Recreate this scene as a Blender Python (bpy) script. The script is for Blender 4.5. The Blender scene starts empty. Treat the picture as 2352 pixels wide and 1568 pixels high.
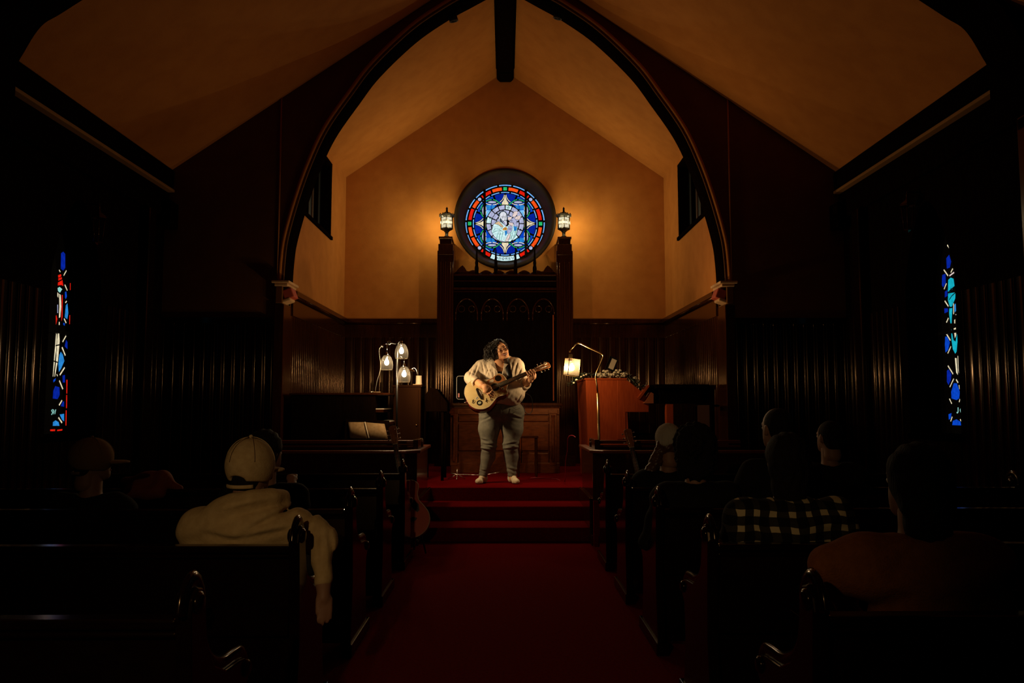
import bpy, bmesh, math, random
import numpy as np
from mathutils import Vector, Matrix, Euler, noise

# ------------------------------------------------------------------ camera, world, exposure
scene = bpy.context.scene
COL = scene.collection
CAM_Z = 1.36
LENS = 28.0
FPX = 2352 * LENS / 36.0
PITCH = math.atan2(146, FPX)
YAW = math.atan2(16, FPX)
cam_data = bpy.data.cameras.new('camera')
cam_data.lens = LENS
cam_data.sensor_width = 36
cam_data.clip_start = 0.05
cam = bpy.data.objects.new('camera', cam_data)
cam.location = (0, 0, CAM_Z)
cam.rotation_euler = (math.pi / 2 + PITCH, 0, -YAW)
COL.objects.link(cam)
scene.camera = cam
world = bpy.data.worlds.new('night')
world.use_nodes = True
world.node_tree.nodes['Background'].inputs[0].default_value = (0.004, 0.006, 0.012, 1)
world.node_tree.nodes['Background'].inputs[1].default_value = 0.3
scene.world = world
scene.view_settings.view_transform = 'Standard'
scene.view_settings.look = 'None'
scene.view_settings.gamma = 1
scene.view_settings.exposure = 0.0
scene.view_settings.use_curve_mapping = False
scene.cycles.use_denoising = True
scene.cycles.max_bounces = 8
scene.cycles.diffuse_bounces = 3
scene.cycles.transparent_max_bounces = 16
scene.cycles.caustics_reflective = False
scene.cycles.caustics_refractive = False
scene.cycles.sample_clamp_indirect = 3.0
scene.cycles.blur_glossy = 0.3

# lamp light, with fill spots added at the two floor lamps
P_LEFT = 9.5        # watts for each of the three bulbs of the left lamp
P_RIGHT = 18.0      # bulb of the right lamp
P_LANTERN = 30.0     # wall lanterns
LAMP_COL = (1.0, 0.69, 0.36)
LANTERN_COL = (1.0, 0.90, 0.50)
P_RIGHT_FILL = 75.0   # extra spot added at the right lamp to brighten the chancel
P_RIGHT_UP_FILL = 72.0   # extra spot added at the right lamp to brighten the right ceiling
P_LEFT_FILL = 38.0    # extra spot added at the left lamp to brighten singer and chancel
P_REAR_FILL = 62.0       # unseen spotlight added behind the camera

# ------------------------------------------------------------------ helpers
CAMR = Euler(cam.rotation_euler).to_matrix()
def ray(px, py):
    return CAMR @ Vector(((px - 1176) / FPX, (784 - py) / FPX, -1))
def at(px, py, D):
    """the point at distance D down the room seen at a photo pixel"""
    r = ray(px, py)
    return Vector((0, 0, CAM_Z)) + r * (D / r.y)
def on_x(px, py, X):
    r = ray(px, py)
    return Vector((0, 0, CAM_Z)) + r * (X / r.x)

def set_in(b, names, v):
    for n in names:
        if n in b.inputs:
            b.inputs[n].default_value = v
            return
def mat(name, col, rough=0.6, metal=0.0, col2=None, nscale=8, stretch=(1, 1, 1), bump=0.0, bscale=40,
        coat=0.0, spec=0.5, trans=0.0, alpha=1.0, sheen=0.0, contrast=(0.35, 0.65), detail=4, stint=None):
    m = bpy.data.materials.new(name)
    m.use_nodes = True
    nt = m.node_tree
    b = nt.nodes['Principled BSDF']
    b.inputs['Base Color'].default_value = (*col, 1)
    b.inputs['Roughness'].default_value = rough
    b.inputs['Metallic'].default_value = metal
    set_in(b, ['Coat Weight', 'Clearcoat'], coat)
    set_in(b, ['Coat Roughness'], 0.12)
    set_in(b, ['Specular IOR Level', 'Specular'], spec)
    set_in(b, ['Transmission Weight', 'Transmission'], trans)
    set_in(b, ['Sheen Weight'], sheen)
    if stint: b.inputs['Specular Tint'].default_value = (*stint, 1)
    b.inputs['Alpha'].default_value = alpha
    tc = nt.nodes.new('ShaderNodeTexCoord')
    mp = nt.nodes.new('ShaderNodeMapping')
    mp.inputs['Scale'].default_value = stretch
    nt.links.new(tc.outputs['Object'], mp.inputs['Vector'])
    if col2 is not None:
        n = nt.nodes.new('ShaderNodeTexNoise')
        n.inputs['Scale'].default_value = nscale
        n.inputs['Detail'].default_value = detail
        nt.links.new(mp.outputs[0], n.inputs['Vector'])
        r = nt.nodes.new('ShaderNodeValToRGB')
        r.color_ramp.elements[0].position = contrast[0]
        r.color_ramp.elements[1].position = contrast[1]
        r.color_ramp.elements[0].color = (*col, 1)
        r.color_ramp.elements[1].color = (*col2, 1)
        nt.links.new(n.outputs['Fac'], r.inputs[0])
        nt.links.new(r.outputs[0], b.inputs['Base Color'])
    if bump:
        n = nt.nodes.new('ShaderNodeTexNoise')
        n.inputs['Scale'].default_value = bscale
        n.inputs['Detail'].default_value = 5
        nt.links.new(mp.outputs[0], n.inputs['Vector'])
        bp = nt.nodes.new('ShaderNodeBump')
        bp.inputs['Strength'].default_value = bump
        bp.inputs['Distance'].default_value = 0.02
        nt.links.new(n.outputs['Fac'], bp.inputs['Height'])
        nt.links.new(bp.outputs[0], b.inputs['Normal'])
    return m

def emit(name, col, strength=1.0, var=0.0, nscale=30):
    """backlit glass or a glowing bulb"""
    m = bpy.data.materials.new(name)
    m.use_nodes = True
    nt = m.node_tree
    for n in list(nt.nodes):
        nt.nodes.remove(n)
    out = nt.nodes.new('ShaderNodeOutputMaterial')
    e = nt.nodes.new('ShaderNodeEmission')
    e.inputs[0].default_value = (*col, 1)
    e.inputs[1].default_value = strength
    if var:
        tc = nt.nodes.new('ShaderNodeTexCoord')
        n = nt.nodes.new('ShaderNodeTexNoise')
        n.inputs['Scale'].default_value = nscale
        nt.links.new(tc.outputs['Object'], n.inputs['Vector'])
        mr = nt.nodes.new('ShaderNodeMapRange')
        mr.inputs[1].default_value = 0.3
        mr.inputs[2].default_value = 0.7
        mr.inputs[3].default_value = strength * (1 - var)
        mr.inputs[4].default_value = strength * (1 + var)
        nt.links.new(n.outputs['Fac'], mr.inputs[0])
        nt.links.new(mr.outputs[0], e.inputs[1])
    nt.links.new(e.outputs[0], out.inputs[0])
    return m

def glass_mat(name, col, clear=0.75, rough=0.08, em=None, ems=0.0):
    """thin clear or frosted shade: part see-through, part shiny"""
    m = bpy.data.materials.new(name)
    m.use_nodes = True
    nt = m.node_tree
    for n in list(nt.nodes):
        nt.nodes.remove(n)
    out = nt.nodes.new('ShaderNodeOutputMaterial')
    t = nt.nodes.new('ShaderNodeBsdfTransparent')
    t.inputs[0].default_value = (0.97, 0.95, 0.92, 1)
    g = nt.nodes.new('ShaderNodeBsdfPrincipled')
    g.inputs['Base Color'].default_value = (*col, 1)
    g.inputs['Roughness'].default_value = rough
    tl = nt.nodes.new('ShaderNodeBsdfTranslucent')
    tl.inputs[0].default_value = (*col, 1)
    m1 = nt.nodes.new('ShaderNodeMixShader')
    m1.inputs[0].default_value = 0.5
    nt.links.new(g.outputs[0], m1.inputs[1])
    nt.links.new(tl.outputs[0], m1.inputs[2])
    mx = nt.nodes.new('ShaderNodeMixShader')
    mx.inputs[0].default_value = 1 - clear
    nt.links.new(t.outputs[0], mx.inputs[1])
    nt.links.new(m1.outputs[0], mx.inputs[2])
    nt.links.new(mx.outputs[0], out.inputs[0])
    return m

def bulb_mat(name, col, strength):
    m = bpy.data.materials.new(name)
    m.use_nodes = True
    nt = m.node_tree
    for n in list(nt.nodes):
        nt.nodes.remove(n)
    out = nt.nodes.new('ShaderNodeOutputMaterial')
    t = nt.nodes.new('ShaderNodeBsdfTransparent')
    e = nt.nodes.new('ShaderNodeEmission')
    e.inputs[0].default_value = (*col, 1)
    e.inputs[1].default_value = strength
    a = nt.nodes.new('ShaderNodeAddShader')
    nt.links.new(t.outputs[0], a.inputs[0])
    nt.links.new(e.outputs[0], a.inputs[1])
    nt.links.new(a.outputs[0], out.inputs[0])
    return m

def root_loc(o):
    v = Vector((0, 0, 0))
    while o is not None:
        v = v + Vector(o.location)
        o = o.parent
    return v

def tag(o, label=None, cat=None, group=None, kind=None):
    if label: o['label'] = label
    if cat: o['category'] = cat
    if group: o['group'] = group
    if kind: o['kind'] = kind
    return o

def thing(name, label, cat, loc=(0, 0, 0), group=None):
    o = bpy.data.objects.new(name, None)
    o.empty_display_size = 0.1
    o.location = loc
    COL.objects.link(o)
    return tag(o, label, cat, group)

def copy_tree(o, parent=None):
    c = o.copy()
    COL.objects.link(c)
    c.parent = parent
    for ch in list(o.children):
        copy_tree(ch, c)
    return c

def rot_to(d):
    return Vector((0, 0, 1)).rotation_difference(Vector(d).normalized()).to_matrix()

class MB:
    """collects shapes in world coordinates (or in the thing's own, with local=True) into one mesh"""
    def __init__(self):
        self.v = []; self.f = []; self.m = []; self.s = []
    def add(self, vs, fs, mi=0, smooth=False):
        o = len(self.v)
        self.v += [tuple(x) for x in vs]
        for f in fs:
            self.f.append(tuple(i + o for i in f)); self.m.append(mi); self.s.append(smooth)
        return self
    def box(self, c, s, R=None, mi=0, taper=1.0):
        hx, hy, hz = s[0] / 2, s[1] / 2, s[2] / 2
        vs = []
        for z, t in ((-hz, 1), (hz, taper)):
            for x, y in ((-hx, -hy), (hx, -hy), (hx, hy), (-hx, hy)):
                p = Vector((x * t, y * t, z))
                if R is not None: p = R @ p
                vs.append(p + Vector(c))
        return self.add(vs, [(0, 3, 2, 1), (4, 5, 6, 7), (0, 1, 5, 4), (1, 2, 6, 5), (2, 3, 7, 6), (3, 0, 4, 7)], mi)
    def span(self, a, b, mi=0):
        c = [(a[i] + b[i]) / 2 for i in range(3)]
        s = [abs(b[i] - a[i]) for i in range(3)]
        return self.box(c, s, mi=mi)
    def tube(self, pts, r, n=8, mi=0, closed=False, caps=True, sx=1.0):
        pts = [Vector(p) for p in pts]
        rs = r if isinstance(r, (list, tuple)) else [r] * len(pts)
        N = len(pts)
        rings = []
        up = None
        for i, p in enumerate(pts):
            if closed: d = pts[(i + 1) % N] - pts[i - 1]
            else: d = pts[min(i + 1, N - 1)] - pts[max(i - 1, 0)]
            if d.length < 1e-9: d = Vector((0, 0, 1))
            d.normalize()
            if up is None:
                up = Vector((0, 0, 1)) if abs(d.z) < 0.9 else Vector((1, 0, 0))
            s = d.cross(up)
            if s.length < 1e-6: s = d.orthogonal()
            s.normalize(); up = s.cross(d).normalized()
            rings.append([p + (s * math.cos(a) * sx + up * math.sin(a)) * rs[i] for a in [2 * math.pi * k / n for k in range(n)]])
        vs = [x for g in rings for x in g]
        fs = []
        M = N if closed else N - 1
        for i in range(M):
            j = (i + 1) % N
            for k in range(n):
                l = (k + 1) % n
                fs.append((i * n + k, j * n + k, j * n + l, i * n + l))
        if caps and not closed:
            fs.append(tuple(range(n)))
            fs.append(tuple((N - 1) * n + k for k in reversed(range(n))))
        return self.add(vs, fs, mi, True)
    def cyl(self, a, b, r0, r1=None, n=16, mi=0):
        return self.tube([a, b], [r0, r0 if r1 is None else r1], n, mi)
    def lathe(self, c, prof, n=24, mi=0, R=None, smooth=True, close=False):
        vs = []
        for r, z in prof:
            for k in range(n):
                a = 2 * math.pi * k / n
                p = Vector((r * math.cos(a), r * math.sin(a), z))
                if R is not None: p = R @ p
                vs.append(p + Vector(c))
        fs = []
        for i in range(len(prof) - 1):
            for k in range(n):
                l = (k + 1) % n
                fs.append((i * n + k, i * n + l, (i + 1) * n + l, (i + 1) * n + k))
        if close:
            fs.append(tuple(reversed(range(n))))
            fs.append(tuple((len(prof) - 1) * n + k for k in range(n)))
        return self.add(vs, fs, mi, smooth)
    def prism(self, poly, to3, depth, mi=0, smooth=False):
        """poly: 2D outline; to3(u, v, w) puts it in space; depth (w0, w1)"""
        n = len(poly)
        vs = [to3(u, v, depth[0]) for u, v in poly] + [to3(u, v, depth[1]) for u, v in poly]
        fs = [tuple(reversed(range(n))), tuple(range(n, 2 * n))]
        self.add(vs, fs, mi, False)
        o = len(self.v) - 2 * n
        for i in range(n):
            j = (i + 1) % n
            self.f.append((o + i, o + j, o + n + j, o + n + i)); self.m.append(mi); self.s.append(smooth)
        return self
    def ball(self, c, r, mi=0, n=12, R=None):
        if not isinstance(r, (tuple, list)): r = (r, r, r)
        prof = []
        vs = []; fs = []
        H = n // 2 + 1
        for i in range(H + 1):
            t = math.pi * i / H
            for k in range(n):
                a = 2 * math.pi * k / n
                p = Vector((r[0] * math.sin(t) * math.cos(a), r[1] * math.sin(t) * math.sin(a), r[2] * math.cos(t)))
                if R is not None: p = R @ p
                vs.append(p + Vector(c))
        for i in range(H):
            for k in range(n):
                l = (k + 1) % n
                fs.append((i * n + k, (i + 1) * n + k, (i + 1) * n + l, i * n + l))
        return self.add(vs, fs, mi, True)
    def build(self, name, mats, parent=None, local=False, bevel=0.0, smooth=None, label=None):
        if not isinstance(mats, (list, tuple)): mats = [mats]
        me = bpy.data.meshes.new(name)
        o0 = Vector((0, 0, 0)) if (local or parent is None) else root_loc(parent)
        me.from_pydata([tuple(Vector(v) - o0) for v in self.v], [], self.f)
        for m in mats: me.materials.append(m)
        me.polygons.foreach_set('material_index', self.m)
        me.polygons.foreach_set('use_smooth', self.s if smooth is None else [smooth] * len(self.s))
        bm = bmesh.new(); bm.from_mesh(me)
        bmesh.ops.remove_doubles(bm, verts=bm.verts, dist=1e-5)
        bmesh.ops.recalc_face_normals(bm, faces=bm.faces)
        bm.to_mesh(me); bm.free()
        me.update()
        ob = bpy.data.objects.new(name, me)
        COL.objects.link(ob)
        ob.parent = parent
        if bevel:
            bv = ob.modifiers.new('bevel', 'BEVEL')
            bv.width = bevel; bv.segments = 2; bv.limit_method = 'ANGLE'
        if label: ob['label'] = label
        return ob

def struct(name, mb, mats, **k):
    o = mb.build(name, mats, **k)
    o['kind'] = 'structure'
    return o

def spline(pts, n=10):
    P = [Vector(p) for p in pts]
    out = []
    for i in range(len(P) - 1):
        p0 = P[max(i - 1, 0)]; p1 = P[i]; p2 = P[i + 1]; p3 = P[min(i + 2, len(P) - 1)]
        for k in range(n):
            t = k / n
            out.append(0.5 * ((2 * p1) + (p2 - p0) * t + (2 * p0 - 5 * p1 + 4 * p2 - p3) * t * t + (3 * p1 - p0 - 3 * p2 + p3) * t ** 3))
    out.append(P[-1])
    return out

# ---------- smooth solid modelling on a grid (for bodies and clothes)
class Solid:
    def __init__(self, lo, hi, h):
        self.lo = np.array(lo, float); self.h = h
        n = np.ceil((np.array(hi, float) - self.lo) / h).astype(int) + 1
        ax = [self.lo[i] + h * np.arange(n[i]) for i in range(3)]
        self.X, self.Y, self.Z = [a.astype(np.float32) for a in np.meshgrid(*ax, indexing='ij')]
        self.f = np.full(self.X.shape, 10.0, np.float32)
    def _smin(self, d, k):
        if k <= 0:
            self.f = np.minimum(self.f, d)
        else:
            hh = np.maximum(k - np.abs(self.f - d), 0) / k
            self.f = np.minimum(self.f, d) - hh * hh * k * 0.25
        return self
    def dcone(self, a, b, ra, rb, sy=1.0):
        ax, ay, az = a; bx, by, bz = b
        dx, dy, dz = bx - ax, by - ay, bz - az
        L = dx * dx + dy * dy + dz * dz + 1e-12
        t = np.clip(((self.X - ax) * dx + (self.Y - ay) * dy + (self.Z - az) * dz) / L, 0, 1)
        r = ra + (rb - ra) * t
        return np.sqrt((self.X - ax - t * dx) ** 2 + ((self.Y - ay - t * dy) / sy) ** 2 + (self.Z - az - t * dz) ** 2) - r
    def dell(self, c, r, R=None):
        x = self.X - c[0]; y = self.Y - c[1]; z = self.Z - c[2]
        if R is not None:
            M = R.transposed()
            x, y, z = (M[0][0] * x + M[0][1] * y + M[0][2] * z, M[1][0] * x + M[1][1] * y + M[1][2] * z,
                       M[2][0] * x + M[2][1] * y + M[2][2] * z)
        k0 = np.sqrt((x / r[0]) ** 2 + (y / r[1]) ** 2 + (z / r[2]) ** 2)
        k1 = np.sqrt((x / r[0] ** 2) ** 2 + (y / r[1] ** 2) ** 2 + (z / r[2] ** 2) ** 2) + 1e-9
        return k0 * (k0 - 1) / k1
    def cone(self, a, b, ra, rb, k=0.03, sy=1.0): return self._smin(self.dcone(a, b, ra, rb, sy), k)
    def chain(self, pts, rs, k=0.02, sy=1.0):
        for i in range(len(pts) - 1): self.cone(pts[i], pts[i + 1], rs[i], rs[i + 1], k, sy)
        return self
    def ell(self, c, r, R=None, k=0.03): return self._smin(self.dell(c, r, R), k)
    def cut(self, d, k=0.01):
        a, b = self.f, -d
        if k <= 0: self.f = np.maximum(a, b)
        else:
            hh = np.maximum(k - np.abs(a - b), 0) / k
            self.f = np.maximum(a, b) + hh * hh * k * 0.25
        return self
    def ripple(self, amp, fn): self.f = self.f + amp * fn(self.X, self.Y, self.Z); return self
    def folds(self, lines, amp, w):
        """soft cloth folds: shallow valleys with a raised lip, along lines seen from the front"""
        for a, b in lines:
            dx, dz = b[0] - a[0], b[2] - a[2]; L = dx * dx + dz * dz
            t = np.clip(((self.X - a[0]) * dx + (self.Z - a[2]) * dz) / L, 0, 1)
            sgn = ((self.X - a[0]) * -dz + (self.Z - a[2]) * dx) / math.sqrt(L)
            d2 = (self.X - a[0] - t * dx) ** 2 + (self.Z - a[2] - t * dz) ** 2
            fade = .35 + .65 * np.sin(math.pi * np.clip(t, .05, .95))
            self.f = self.f + amp * fade * (np.exp(-d2 / w ** 2) - .6 * np.exp(-(d2 + (sgn - w * 1.6) ** 2 - sgn ** 2) / (w * 1.3) ** 2))
        return self
    def mesh(self, name, m, parent=None, label=None):
        f = self.f; h = self.h
        ins = f < 0
        nx, ny, nz = f.shape
        c = [ins[i:nx - 1 + i, j:ny - 1 + j, k:nz - 1 + k] for i in (0, 1) for j in (0, 1) for k in (0, 1)]
        s = sum(x.astype(np.int8) for x in c)
        act = (s > 0) & (s < 8)
        idx = np.full(act.shape, -1, np.int64)
        cells = np.argwhere(act)
        idx[act] = np.arange(len(cells))
        acc = np.zeros((len(cells), 3)); cnt = np.zeros(len(cells))
        offs = [(i, j, k) for i in (0, 1) for j in (0, 1) for k in (0, 1)]
        for o in offs:
            for axis in range(3):
                if o[axis] == 1: continue
                p = list(o); p[axis] = 1
                fa = f[cells[:, 0] + o[0], cells[:, 1] + o[1], cells[:, 2] + o[2]]
                fb = f[cells[:, 0] + p[0], cells[:, 1] + p[1], cells[:, 2] + p[2]]
                cr = (fa < 0) != (fb < 0)
                t = np.where(cr, fa / np.where(cr, fa - fb, 1), 0)
                q = np.tile(np.array(o, float), (len(cells), 1)); q[:, axis] += t
                acc[cr] += q[cr]; cnt[cr] += 1
        v = self.lo + h * (cells + acc / cnt[:, None])
        faces = []
        for axis in range(3):
            sl0 = [slice(None)] * 3; sl1 = [slice(None)] * 3
            sl0[axis] = slice(0, -1); sl1[axis] = slice(1, None)
            A = ins[tuple(sl0)]; B = ins[tuple(sl1)]
            e = np.argwhere(A != B)
            u, w = [a for a in range(3) if a != axis]
            ok = (e[:, u] > 0) & (e[:, w] > 0) & (e[:, u] < f.shape[u] - 1) & (e[:, w] < f.shape[w] - 1)
            e = e[ok]
            q = []
            for du, dw in ((-1, -1), (0, -1), (0, 0), (-1, 0)):
                g = e.copy(); g[:, u] += du; g[:, w] += dw
                q.append(idx[g[:, 0], g[:, 1], g[:, 2]])
            q = np.stack(q, 1)
            flip = ~A[e[:, 0], e[:, 1], e[:, 2]]
            if axis == 1: flip = ~flip
            q[flip] = q[flip][:, ::-1]
            faces.append(q)
        faces = np.concatenate(faces)
        faces = faces[(faces >= 0).all(1)]
        o0 = np.array(root_loc(parent)) if parent is not None else np.zeros(3)
        me = bpy.data.meshes.new(name)
        me.from_pydata((v - o0).tolist(), [], faces.tolist())
        me.materials.append(m)
        me.polygons.foreach_set('use_smooth', [True] * len(me.polygons))
        me.update()
        ob = bpy.data.objects.new(name, me)
        COL.objects.link(ob)
        ob.parent = parent
        sm = ob.modifiers.new('smooth', 'SMOOTH'); sm.factor = 0.5; sm.iterations = 2
        if label: ob['label'] = label
        return ob

# ------------------------------------------------------------------ materials
M = {}
M['plaster'] = mat('ochre_plaster', (0.50, 0.182, 0.036), 0.92, col2=(0.45, 0.158, 0.030), nscale=5, bump=0.15, bscale=120, spec=0.1)
M['plaster_pale'] = mat('tan_ledge', (0.30, 0.15, 0.05), 0.8, spec=0.1)
M['plaster_shaded'] = mat('shaded_plaster', (0.15, 0.060, 0.014), 0.92, col2=(0.13, 0.05, 0.011), nscale=5, bump=0.1, bscale=120, spec=0.05)  # darker copy of the ochre plaster, the arch wall's dimness put into its colour
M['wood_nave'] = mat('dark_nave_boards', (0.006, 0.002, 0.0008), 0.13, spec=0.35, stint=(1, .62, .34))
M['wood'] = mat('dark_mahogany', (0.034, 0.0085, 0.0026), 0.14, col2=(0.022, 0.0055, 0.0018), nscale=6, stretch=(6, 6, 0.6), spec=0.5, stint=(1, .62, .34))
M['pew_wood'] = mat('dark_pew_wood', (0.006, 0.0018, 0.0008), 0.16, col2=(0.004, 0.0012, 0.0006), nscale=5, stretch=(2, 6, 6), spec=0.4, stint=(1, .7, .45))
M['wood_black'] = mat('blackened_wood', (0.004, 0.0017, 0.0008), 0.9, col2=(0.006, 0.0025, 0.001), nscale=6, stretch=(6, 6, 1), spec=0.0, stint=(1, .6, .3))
M['wood_red'] = mat('reddish_oak', (0.38, 0.060, 0.012), 0.5, col2=(0.30, 0.044, 0.009), nscale=7, stretch=(8, 8, 1), spec=0.3, stint=(1, .62, .34))
M['carpet'] = mat('red_carpet', (0.16, 0.0022, 0.003), 0.95, col2=(0.115, 0.0015, 0.002), nscale=60, bump=0.4, bscale=300, spec=0.02)
M['stone'] = mat('pale_stone', (0.60, 0.36, 0.17), 0.85, col2=(0.5, 0.28, 0.12), nscale=12, spec=0.2)
M['stone_red'] = mat('red_stone', (0.42, 0.07, 0.035), 0.8, spec=0.2)
M['dark_stone'] = mat('dark_reveal', (0.030, 0.014, 0.004), 0.62, col2=(0.016, 0.007, 0.002), nscale=4, spec=0.25)
M['iron'] = mat('black_iron', (0.012, 0.009, 0.006), 0.4, metal=0.6)
M['brass'] = mat('brass', (0.55, 0.36, 0.15), 0.28, metal=1.0)
M['steel'] = mat('brushed_steel', (0.62, 0.55, 0.45), 0.3, metal=1.0)
M['chrome'] = mat('chrome', (0.8, 0.76, 0.7), 0.12, metal=1.0)
M['black'] = mat('black_plastic', (0.006, 0.006, 0.006), 0.4)
M['lead'] = mat('lead_came', (0.003, 0.003, 0.004), 0.6, spec=0.1)
M['paper'] = mat('cream_paper', (0.34, 0.22, 0.11), 0.8, col2=(0.27, 0.165, 0.075), nscale=30, spec=0.1)
M['cream'] = mat('cream_card', (0.62, 0.50, 0.34), 0.6)
M['petal'] = mat('cream_petals', (0.62, 0.52, 0.34), 0.7, sheen=0.2)
M['leaf'] = mat('dark_green_leaf', (0.018, 0.03, 0.010), 0.5)

ARCH_Y0, ARCH_Y1 = 9.3, 9.62
BACK_Y = 12.8
CW = 2.60            # half width of the chancel
NW = 4.02            # half width of the nave
PZ = 0.432           # platform height
APEX, SLOPE = 6.87, 0.69
def zc(x): return APEX - SLOPE * abs(x)
NEAR_Y = -0.8

# ------------------------------------------------------------------ the room
# nave floor and chancel floor, with the three broad carpeted steps between
m = MB(); m.span((-4.45, NEAR_Y, -0.1), (4.45, 9.1, 0)); struct('floor', m, M['carpet'])
m = MB()
m.span((-CW - 0.3, 9.077, -0.1), (CW + 0.3, BACK_Y + 0.1, PZ))
for s in (-1, 1):
    m.span((s * 0.86, 7.80, -0.1), (s * 2.62, 9.077, PZ))
struct('floor_chancel', m, M['carpet'])
st = thing('altar_steps', 'broad carpeted red steps rising to the chancel behind the aisle', 'steps', (0, 8.1, 0))
for i, (y0, z1) in enumerate(((8.06, PZ / 3), (8.57, 2 * PZ / 3))):
    m = MB(); m.span((-0.86, y0, 0.001), (0.86, 9.077, z1)); m.build('tread', M['carpet'], st, bevel=0.012)
for s in (-1, 1):
    m = MB()
    m.span((s * 0.835, 7.95, 0.002), (s * 0.862, 9.09, PZ + 0.008)); m.build('side_board', M['wood'], st, bevel=0.004)

# side walls of the nave: boards with rounded beads, lancet openings
def boards(mb, p0, p1, z0, z1, nrm, pitch=0.118, mi=0, seed=0):
    """vertical boards with a small round bead at each joint, seen from the side nrm points to"""
    p0 = Vector((*p0, 0)); p1 = Vector((*p1, 0)); n = Vector((*nrm, 0))
    L = (p1 - p0).length; d = (p1 - p0) / L
    k = max(1, round(L / pitch)); w = L / k
    prof = []
    rnd = random.Random(seed)
    for i in range(k):
        b = i * w
        tilt = rnd.uniform(-0.004, 0.004)
        prof += [(b, 0.0), (b + 0.004, 0.010)]
        fw = w - 0.036
        for q in range(5):
            t = q / 4
            prof.append((b + 0.006 + fw * t, 0.012 + 0.004 * math.sin(math.pi * t) + tilt * (t - 0.5)))
        for q in range(7):
            a = math.pi * (1 - q / 6)
            prof.append((b + w - 0.016 + 0.011 * math.cos(a), 0.006 + 0.015 * math.sin(a)))
    prof.append((L, 0.0))
    vs = []
    for z in (z0, z1):
        for u, h in prof:
            q = p0 + d * u + n * h
            vs.append((q.x, q.y, z))
    N = len(prof)
    mb.add(vs, [(i, i + 1, N + i + 1, N + i) for i in range(N - 1)], mi, True)

WIN = (7.02, 7.90, 1.08, 2.55, 3.30)    # near edge, far edge, sill, spring, tip
GX = 4.30
def lancet(y0, y1, zb, zs, zt, n=10):
    c = (y0 + y1) / 2; hw = (y1 - y0) / 2
    pts = [(y0, zb)]
    for i in range(n + 1):
        t = i / n
        pts.append((y0 + hw * t, zs + (zt - zs) * math.sin(t * math.pi / 2) ** 0.85))
    for i in range(1, n + 1):
        t = 1 - i / n
        pts.append((y1 - hw * t, zs + (zt - zs) * math.sin(t * math.pi / 2) ** 0.85))
    pts.append((y1, zb))
    return pts

for s, nm in ((-1, 'left'), (1, 'right')):
    y0, y1, zb, zs, zt = WIN
    m = MB()
    X = s * NW; Xo = s * 4.45
    m.span((X, NEAR_Y, 0), (Xo, y0, 4.15)); m.span((X, y1, 0), (Xo, ARCH_Y1, 4.15))
    m.span((X, y0, 0), (Xo, y1, zb))
    L = lancet(*WIN)[1:-1]
    for a, b in zip(L[:-1], L[1:]):
        vs = [(x, a[0], a[1]) for x in (X, Xo)] + [(x, b[0], b[1]) for x in (X, Xo)] + \
             [(x, a[0], 4.15) for x in (X, Xo)] + [(x, b[0], 4.15) for x in (X, Xo)]
        m.add(vs, [(0, 2, 3, 1), (0, 4, 6, 2), (1, 3, 7, 5), (4, 5, 7, 6)])
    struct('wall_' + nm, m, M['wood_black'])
    m = MB()
    Xi = X - s * 0.002
    for a, b in ((NEAR_Y, y0 - 0.12), (y1 + 0.12, ARCH_Y0)):
        boards(m, (Xi, a), (Xi, b), 0.0, 2.36, (-s, 0), seed=3 + s)
    boards(m, (Xi, y0 - 0.12), (Xi, y1 + 0.12), 0.0, zb - 0.06, (-s, 0), seed=8)
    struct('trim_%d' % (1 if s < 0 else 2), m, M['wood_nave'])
    # deep dark cornice with a thin pale ledge below the ceiling
    m = MB()
    m.span((X, NEAR_Y, 3.93), (X - s * 0.10, ARCH_Y0, zc(NW) + 0.03))
    m.span((X, NEAR_Y, 3.55), (X - s * 0.05, ARCH_Y0, 3.86))
    m.span((X, ARCH_Y0 - 0.22, 3.42), (X - s * 0.16, ARCH_Y0, 3.72))
    struct('trim_%d' % (3 if s < 0 else 4), m, M['wood_black'], bevel=0.01)
    m = MB(); m.span((X, NEAR_Y, 3.862), (X - s * 0.115, ARCH_Y0 - 0.02, 3.895))
    struct('trim_%d' % (5 if s < 0 else 6), m, M['plaster_pale'], bevel=0.008)
    # posts between the bays
    m = MB()
    for yy in (5.83, 8.75):
        m.span((X - s * 0.002, yy - 0.09, 0), (X - s * 0.11, yy + 0.09, 3.55))
    struct('trim_%d' % (7 if s < 0 else 8), m, M['wood_nave'], bevel=0.02)

# rear wall behind the camera
m = MB(); m.span((-4.45, NEAR_Y - 0.2, -0.1), (4.45, NEAR_Y, 7.0)); struct('wall_rear', m, M['wood_black'])

# one steep ceiling over nave and chancel
m = MB()
for s in (-1, 1):
    X = s * 4.5
    vs = [(0, NEAR_Y - 0.2, APEX), (X, NEAR_Y - 0.2, zc(X)), (X, BACK_Y + 0.4, zc(X)), (0, BACK_Y + 0.4, APEX)]
    vs += [(x, y, z + 0.15) for x, y, z in vs]
    m.add(vs, [(0, 1, 2, 3), (7, 6, 5, 4), (0, 4, 5, 1), (2, 6, 7, 3), (1, 5, 6, 2)])
struct('ceiling', m, M['plaster'])

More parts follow.
